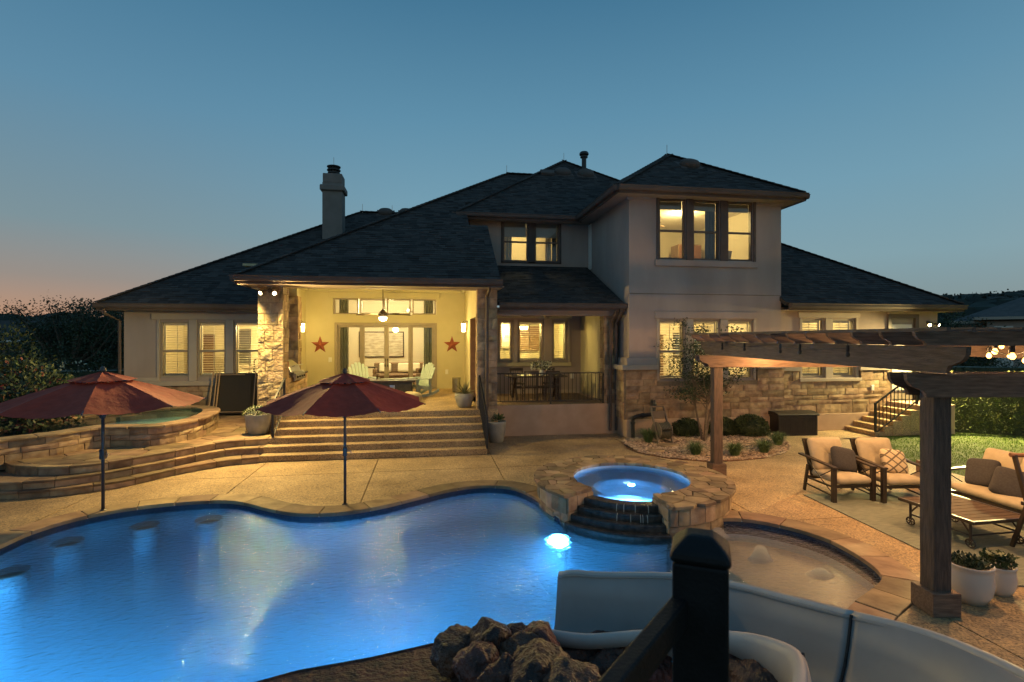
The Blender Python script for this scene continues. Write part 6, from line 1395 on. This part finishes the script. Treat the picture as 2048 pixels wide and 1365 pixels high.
# rock bank under the pile and the slide
bk = MB(); pts = [(-1.6, 4.55), (-1.1, 4.72), (-.5, 4.81), (.0, 4.93), (.12, 4.95), (.6, 4.83), (1.2, 4.52), (2.2, 4.35), (3.3, 4.2), (3.3, 2.2), (-1.5, 2.2)]
bk.prism(pts, .0, .02); b_ = bk.build('rock_ledge', 'rock', None, bevel=.03, seg=2); b_['kind'] = 'structure'
MB().prism([(.35, 4.55), (1.2, 4.3), (3.0, 3.6), (3.0, 2.4), (.2, 2.4), (.0, 3.9)], .07, .16).build('rock_bank', 'rock', b_, bevel=.05, seg=2)
pr_ = thing('platform_railing', 'thick black metal post and slanting rail right in front of the camera', 'railing', (0, 0, 0))
pp = UD((1401 - 1024) / 1050 * .93, .93); yaw = -TH - .36
def pb(b, name, bv=.004): return b.build(name, 'blackpaint', pr_, bevel=bv, seg=2, loc=(pp.x, pp.y, 0), rot=(0, 0, yaw))
hw = .0455; pz = 2.518
post = pb(MB().box(-hw, -hw, 1.2, hw, hw, pz - .035), 'post', .005)
cp = MB().add([(-hw - .004, -hw - .004, pz - .034), (hw + .004, -hw - .004, pz - .034), (hw + .004, hw + .004, pz - .034), (-hw - .004, hw + .004, pz - .034), (-hw - .004, -hw - .004, pz - .018), (hw + .004, -hw - .004, pz - .018), (hw + .004, hw + .004, pz - .018), (-hw - .004, hw + .004, pz - .018), (-.022, -.022, pz + .008), (.022, -.022, pz + .008), (.022, .022, pz + .008), (-.022, .022, pz + .008)],
              [(3, 2, 1, 0), (0, 1, 5, 4), (1, 2, 6, 5), (2, 3, 7, 6), (3, 0, 4, 7), (4, 5, 9, 8), (5, 6, 10, 9), (6, 7, 11, 10), (7, 4, 8, 11), (8, 9, 10, 11)]); pb(cp, 'post_cap', .007)
ra, rb2 = UD((1372 - 1024) / 1050 * .93, .93, H - .507 * .93 + .0), UD((1205 - 1024) / 1050 * .66, .66, H - .705 * .66)
dd = (rb2 - ra)
MB().bar(ra, ra + dd * 1.5, .028, .048).build('top_rail', 'blackpaint', pr_, bevel=.004, seg=2)
MB().bar(ra - Vector((0, 0, .17)), ra + dd * 1.5 - Vector((0, 0, .17)), .028, .04).build('lower_rail', 'blackpaint', pr_, bevel=.004, seg=2)
MB().box(-.012, -.02, -.02, .012, .02, .02).build('bracket', 'steel', pr_, bevel=.005, loc=tuple(ra + Vector((0, 0, .032))), rot=(0, 0, yaw))

# ================================================================ SURROUNDINGS
def bush(name, label, loc, rx, ry, h, n, m, size=.09, extra=None, grp=None, boxy=.5, cat='shrub'):
    t = thing(name, label, cat, loc, 0, grp)
    lob = [(U(-.6, .6) * rx, U(-.6, .6) * ry, U(.35, .85) * h, U(.35, .6)) for _ in range(9)]
    def f():
        l = random.choice(lob); d = Vector((random.gauss(0, 1), random.gauss(0, 1), random.gauss(0, 1))).normalized(); q = U(.6, 1.05)
        p = Vector((l[0] + d.x * rx * l[3] * q, l[1] + d.y * ry * l[3] * q, max(.03, l[2] + d.z * h * l[3] * .8 * q))); return p, d
    leaves(n, f, size, m, 'foliage', t)
    if extra: leaves(extra[1], f, size * .9, extra[0], 'red_shoots', t, 'stuff')
    b = MB()
    for k in range(6): a = U(0, 6.3); b.tube([(0, 0, 0), (math.cos(a) * rx * .3, math.sin(a) * ry * .3, h * .5)], [.03, .012], 5)
    b.build('stem', 'bark', t); return t
for x, Y, rx, h, n, m, ex, lb in ((15, 13.3, 1.0, 1.9, 2600, 'leafdark', ('leafred', 350), 'tall dark shrub with red shoots at the left picture edge'), (75, 14.3, .9, 1.55, 2200, 'leafdark', ('leafred', 500), 'shrub with many red shoots second from the left edge'), (110, 15.6, .8, 1.35, 2000, 'leaf', ('leafred', 260), 'lower green shrub with few red shoots before the hedge'), (40, 16.8, 1.1, 1.9, 2400, 'leafdark', ('leafred', 200), 'shrub with red shoots behind the two at the left edge'), (-40, 15.5, 1.2, 2.9, 2600, 'leafdark', None, 'tall dark green shrub highest at the left edge'), (130, 17.2, .7, 1.25, 1500, 'leafdark', ('leafred', 300), 'small red tinged shrub nearest the long hedge')):
    p = PY(x, 700, Y); bush('red_tip_shrub', lb, (p.x, Y, .2), rx, rx * .8, h, n, m, .11, ex, 'shrubs with red shoots at the left')
def hedge(label, A_, B_, th, h, n, m, size=.08, z=0, flowers=0):
    A_, B_ = Vector(A_), Vector(B_); d = B_ - A_; L = d.length; d.normalize(); nn = Vector((-d.y, d.x)); t = thing('hedge', label, 'hedge', (A_.x, A_.y, z))
    def f():
        s = U(0, L); w = U(-.5, .5) * th; hh = U(.02, 1) * h; k = random.random()
        if k < .4: w = -th * .5 * U(.85, 1.1)
        elif k < .65: hh = h * U(.92, 1.06)
        bump = 1 + .10 * math.sin(s * 2.1 + 1) + .08 * math.sin(s * 5.3); p = d * s + nn * w * bump; return (p.x, p.y, hh * (1 + .06 * math.sin(s * 3.1))), (-nn.x * .7, -nn.y * .7, .5)
    leaves(n, f, size, m, 'foliage', t)
    if flowers:
        def g():
            s = U(.1, .8) * L; p = d * s - nn * th * .4; return (p.x, p.y, h * U(.85, 1.08)), (-nn.x, -nn.y, .5)
        leaves(flowers, g, .07, 'flowerw', 'flowers', t, None, .9)
    MB().ext([tuple(nn * -th * .38) + (0,), tuple(nn * th * .38) + (0,), tuple(nn * th * .34) + (h * .9,), tuple(nn * -th * .34) + (h * .9,)], (d.x * L, d.y * L, 0)).build('twigs', 'leafdark', t); return t
hedge('long dark hedge with white flowers running to the left end of the house', (-17.5, 19.6), (-9.9, 21.0), 1.1, 1.9, 5200, 'leafdark', .09, 0, 260)
hedge('dense green hedge lit at the right beyond the lawn', (15.6, 14.6), (22.5, 9.6), 1.5, 1.62, 15000, 'leafhedge', .085)
hedge('dark hedge behind the lit hedge at the far right', (17.2, 19.5), (28, 15), 1.4, 1.9, 5000, 'leafdark', .1)
p = PY(165, 700, 30); limbtree('shade_tree', 'broad dark tree rising behind the hedge left of the house', (p.x, 30, 0), 4.5, 3.3, .16, 30000, .11, 'leafdark', None, 3, 4, .28, .75, 110, .27)
p = PY(225, 700, 34); limbtree('shade_tree', 'darker tree partly hidden by the left corner of the house', (p.x, 34, 0), 4.5, 2.8, .15, 14000, .14, 'leafdark', None, 3, 9, .3, .7, 54, .42)
p = PY(115, 700, 38); limbtree('shade_tree', 'small dark tree left of the broad tree behind the white fence', (p.x, 38, 0), 3.4, 2.4, .13, 9000, .14, 'leafdark', None, 3, 19, .3, .7, 40, .42)
p = PY(1915, 640, 26); limbtree('shade_tree', 'dark tree between the right wing and the neighbouring house', (p.x, 27, 0), 4.3, 2.6, .13, 12000, .14, 'leafdark', None, 3, 29, .2, .7, 46, .42)
fe = thing('rail_fence', 'pale rail fence beyond the hedge at the left', 'fence', tuple(PY(60, 700, 32).to_2d()) + (0,))
for z in (1.3, 1.75): MB().bar((0, 0, z), (9, 1.2, z), .04, .09).build('rail', 'trim', fe)
for k in range(6): MB().box(k * 1.8 - .05, k * .24 - .05, 0, k * 1.8 + .05, k * .24 + .05, 1.9).build('post', 'trim', fe)
# neighbouring house at the right
nc = PY(1920, 650, 29); nr = ray(1920, 650).to_2d().normalized()
nb = thing('neighbour_house', 'pale single storey house with grey hip roof behind the pergola at the right', 'house', (nc.x, nc.y, 0), math.atan2(-nr.x, nr.y))
def nbox(*a, m='stucco', name='wall'): return MB().box(*a).build(name, m, nb)
xm = 1.3
nbox(0, 1.2, 0, xm, 9, 3.72); nbox(xm, 0, 0, 15, 9, 3.92)
def nroof(x0, x1, y0, y1, z, hgt, ov=.5):
    a, b, c, d = (x0 - ov, y0 - ov, z), (x1 + ov, y0 - ov, z), (x1 + ov, y1 + ov, z), (x0 - ov, y1 + ov, z); w = (y1 - y0) / 2 + ov; r0, r1 = (x0 - ov + w, (y0 + y1) / 2, z + hgt), (x1 + ov - w, (y0 + y1) / 2, z + hgt)
    MB().add([a, b, c, d, r0, r1], [(0, 1, 5, 4), (1, 2, 5), (2, 3, 4, 5), (3, 0, 4), (3, 2, 1, 0)]).build('roof', 'greyroof', nb); nbox(x0 - ov, y0 - ov - .06, z - .16, x1 + ov, y0 - ov - .002, z + .01, m='trim', name='gutter'); nbox(x0 - ov - .06, y0 - ov, z - .16, x0 - ov - .002, y1 + ov, z + .01, m='trim', name='gutter')
nroof(0, 15, 1.2, 9, 3.96, 1.95); nroof(xm - .1, 15, 0, 9.2, 4.16, 2.3)
nbox(.2, 1.15, 1.0, 1.0, 1.19, 3.0, m='gutter', name='window'); nbox(xm + .3, -.04, .9, xm + 1.2, -.002, 3.6, m='white', name='shutter'); MB().tube([(xm - .5, .7, 3.8), (xm - .3, .9, 3.5), (xm - .05, 1.1, 3.3)], .05, 6).build('downspout', 'gutter', nb)
pb2 = thing('pump_house', 'low dark roof of a distant building with a pale ridge line at the left', 'building', tuple(PY(40, 680, 70).to_2d()) + (0,)); MB().box(-9, 0, 0, 12, 8, 2.6).build('wall', 'gutter', pb2); MB().ext([(-10, -1, 2.5), (-10, 4, 5.0), (-10, 9, 2.5)], (23, 0, 0)).build('roof', 'shingle', pb2); MB().box(-10, -1.1, 2.4, 13, -1, 2.6).build('gutter', 'white', pb2)
# hills and far woods
from mathutils import noise
def hillz(x, y):
    f = min(1, max(0, (math.hypot(x, y) - 60) / 240)); return f * (7 + 4.0 * noise.noise(Vector((x * .006, y * .006, 3))) + 3 * noise.noise(Vector((x * .02, y * .02, 7)))) * (1.0 + 1.25 * min(1, max(0, (x - 30) / 60)))
vs = []; fs = []; NX, NY = 90, 26
for j in range(NY + 1):
    for i in range(NX + 1): a = -1.25 + 2.5 * i / NX + TH; r = 55 + 420 * j / NY; x, y = r * math.sin(a), r * math.cos(a); vs.append((x, y, hillz(x, y) - .04))
for j in range(NY):
    for i in range(NX): k = j * (NX + 1) + i; fs.append((k, k + 1, k + NX + 2, k + NX + 1))
raw('hills', vs, fs, 'hill', None, 'structure', True)
bm = bmesh.new(); bmesh.ops.create_icosphere(bm, subdivisions=2, radius=1); ico = [v.co.copy() for v in bm.verts]; icf = [tuple(v.index for v in f.verts) for f in bm.faces]; bm.free()
vs = []; fs = []
for _ in range(3200):
    a = random.choice((U(-1.2, -.42), U(-1.2, -.42), U(.5, .85), U(.45, 1.2), U(-.42, .45))) + TH; r = U(110, 330); x, y = r * math.sin(a), r * math.cos(a); h = U(2.2, 4.6); w = h * U(.7, 1.2); k = len(vs); z0 = hillz(x, y); o3 = Vector((x, y, 0))
    for v in ico: q = 1 + .45 * noise.noise(v * 2.3 + o3) + .2 * noise.noise(v * 6 + o3); vs.append((x + v.x * w * q, y + v.y * w * q, z0 + h * .55 + v.z * h * .62 * q))
    fs += [tuple(i + k for i in f) for f in icf]
raw('far_woods', vs, fs, 'treefar', None, 'stuff')
def aleaf():
    a = random.choice((U(-1.2, -.42), U(.45, 1.2))) + TH; r = U(150, 330); x, y = r * math.sin(a), r * math.cos(a); return (x, y, hillz(x, y) + U(1.5, 5.2)), (0, 0, .3)
leaves(24000, aleaf, .9, 'treefar', 'far_foliage', None, 'stuff', .8)
for k, (x, y, d) in enumerate(((1889, 619, 150), (1999, 608, 190), (54, 649, 160), (56, 650, 165), (236, 648, 160))):
    p = UD((x - 1024) / 1050 * d, d, H + (676 - y) / 1050 * d); t = thing('distant_house', ('distant house with a bright lamp just right of the right wing eave', 'distant lit house high on the right hill', 'distant lit window on the left hill', 'distant lit window beside another on the left hill', 'distant lit window on the hill close to the left house corner')[k], 'house', (p.x, p.y, p.z - 2))
    MB().box(-2.5, 0, -2, 2.5, 3, 2.4).build('wall', 'stucco' if k == 0 else 'gutter', t); MB().ext([(-3, -.4, 2.4), (-3, 1.5, 3.6), (-3, 3.4, 2.4)], (6, 0, 0)).build('roof', 'shingle', t); MB().box(-.35, -.06, 1.7, .35, -.01, 2.2).build('window', 'lampglow', t)
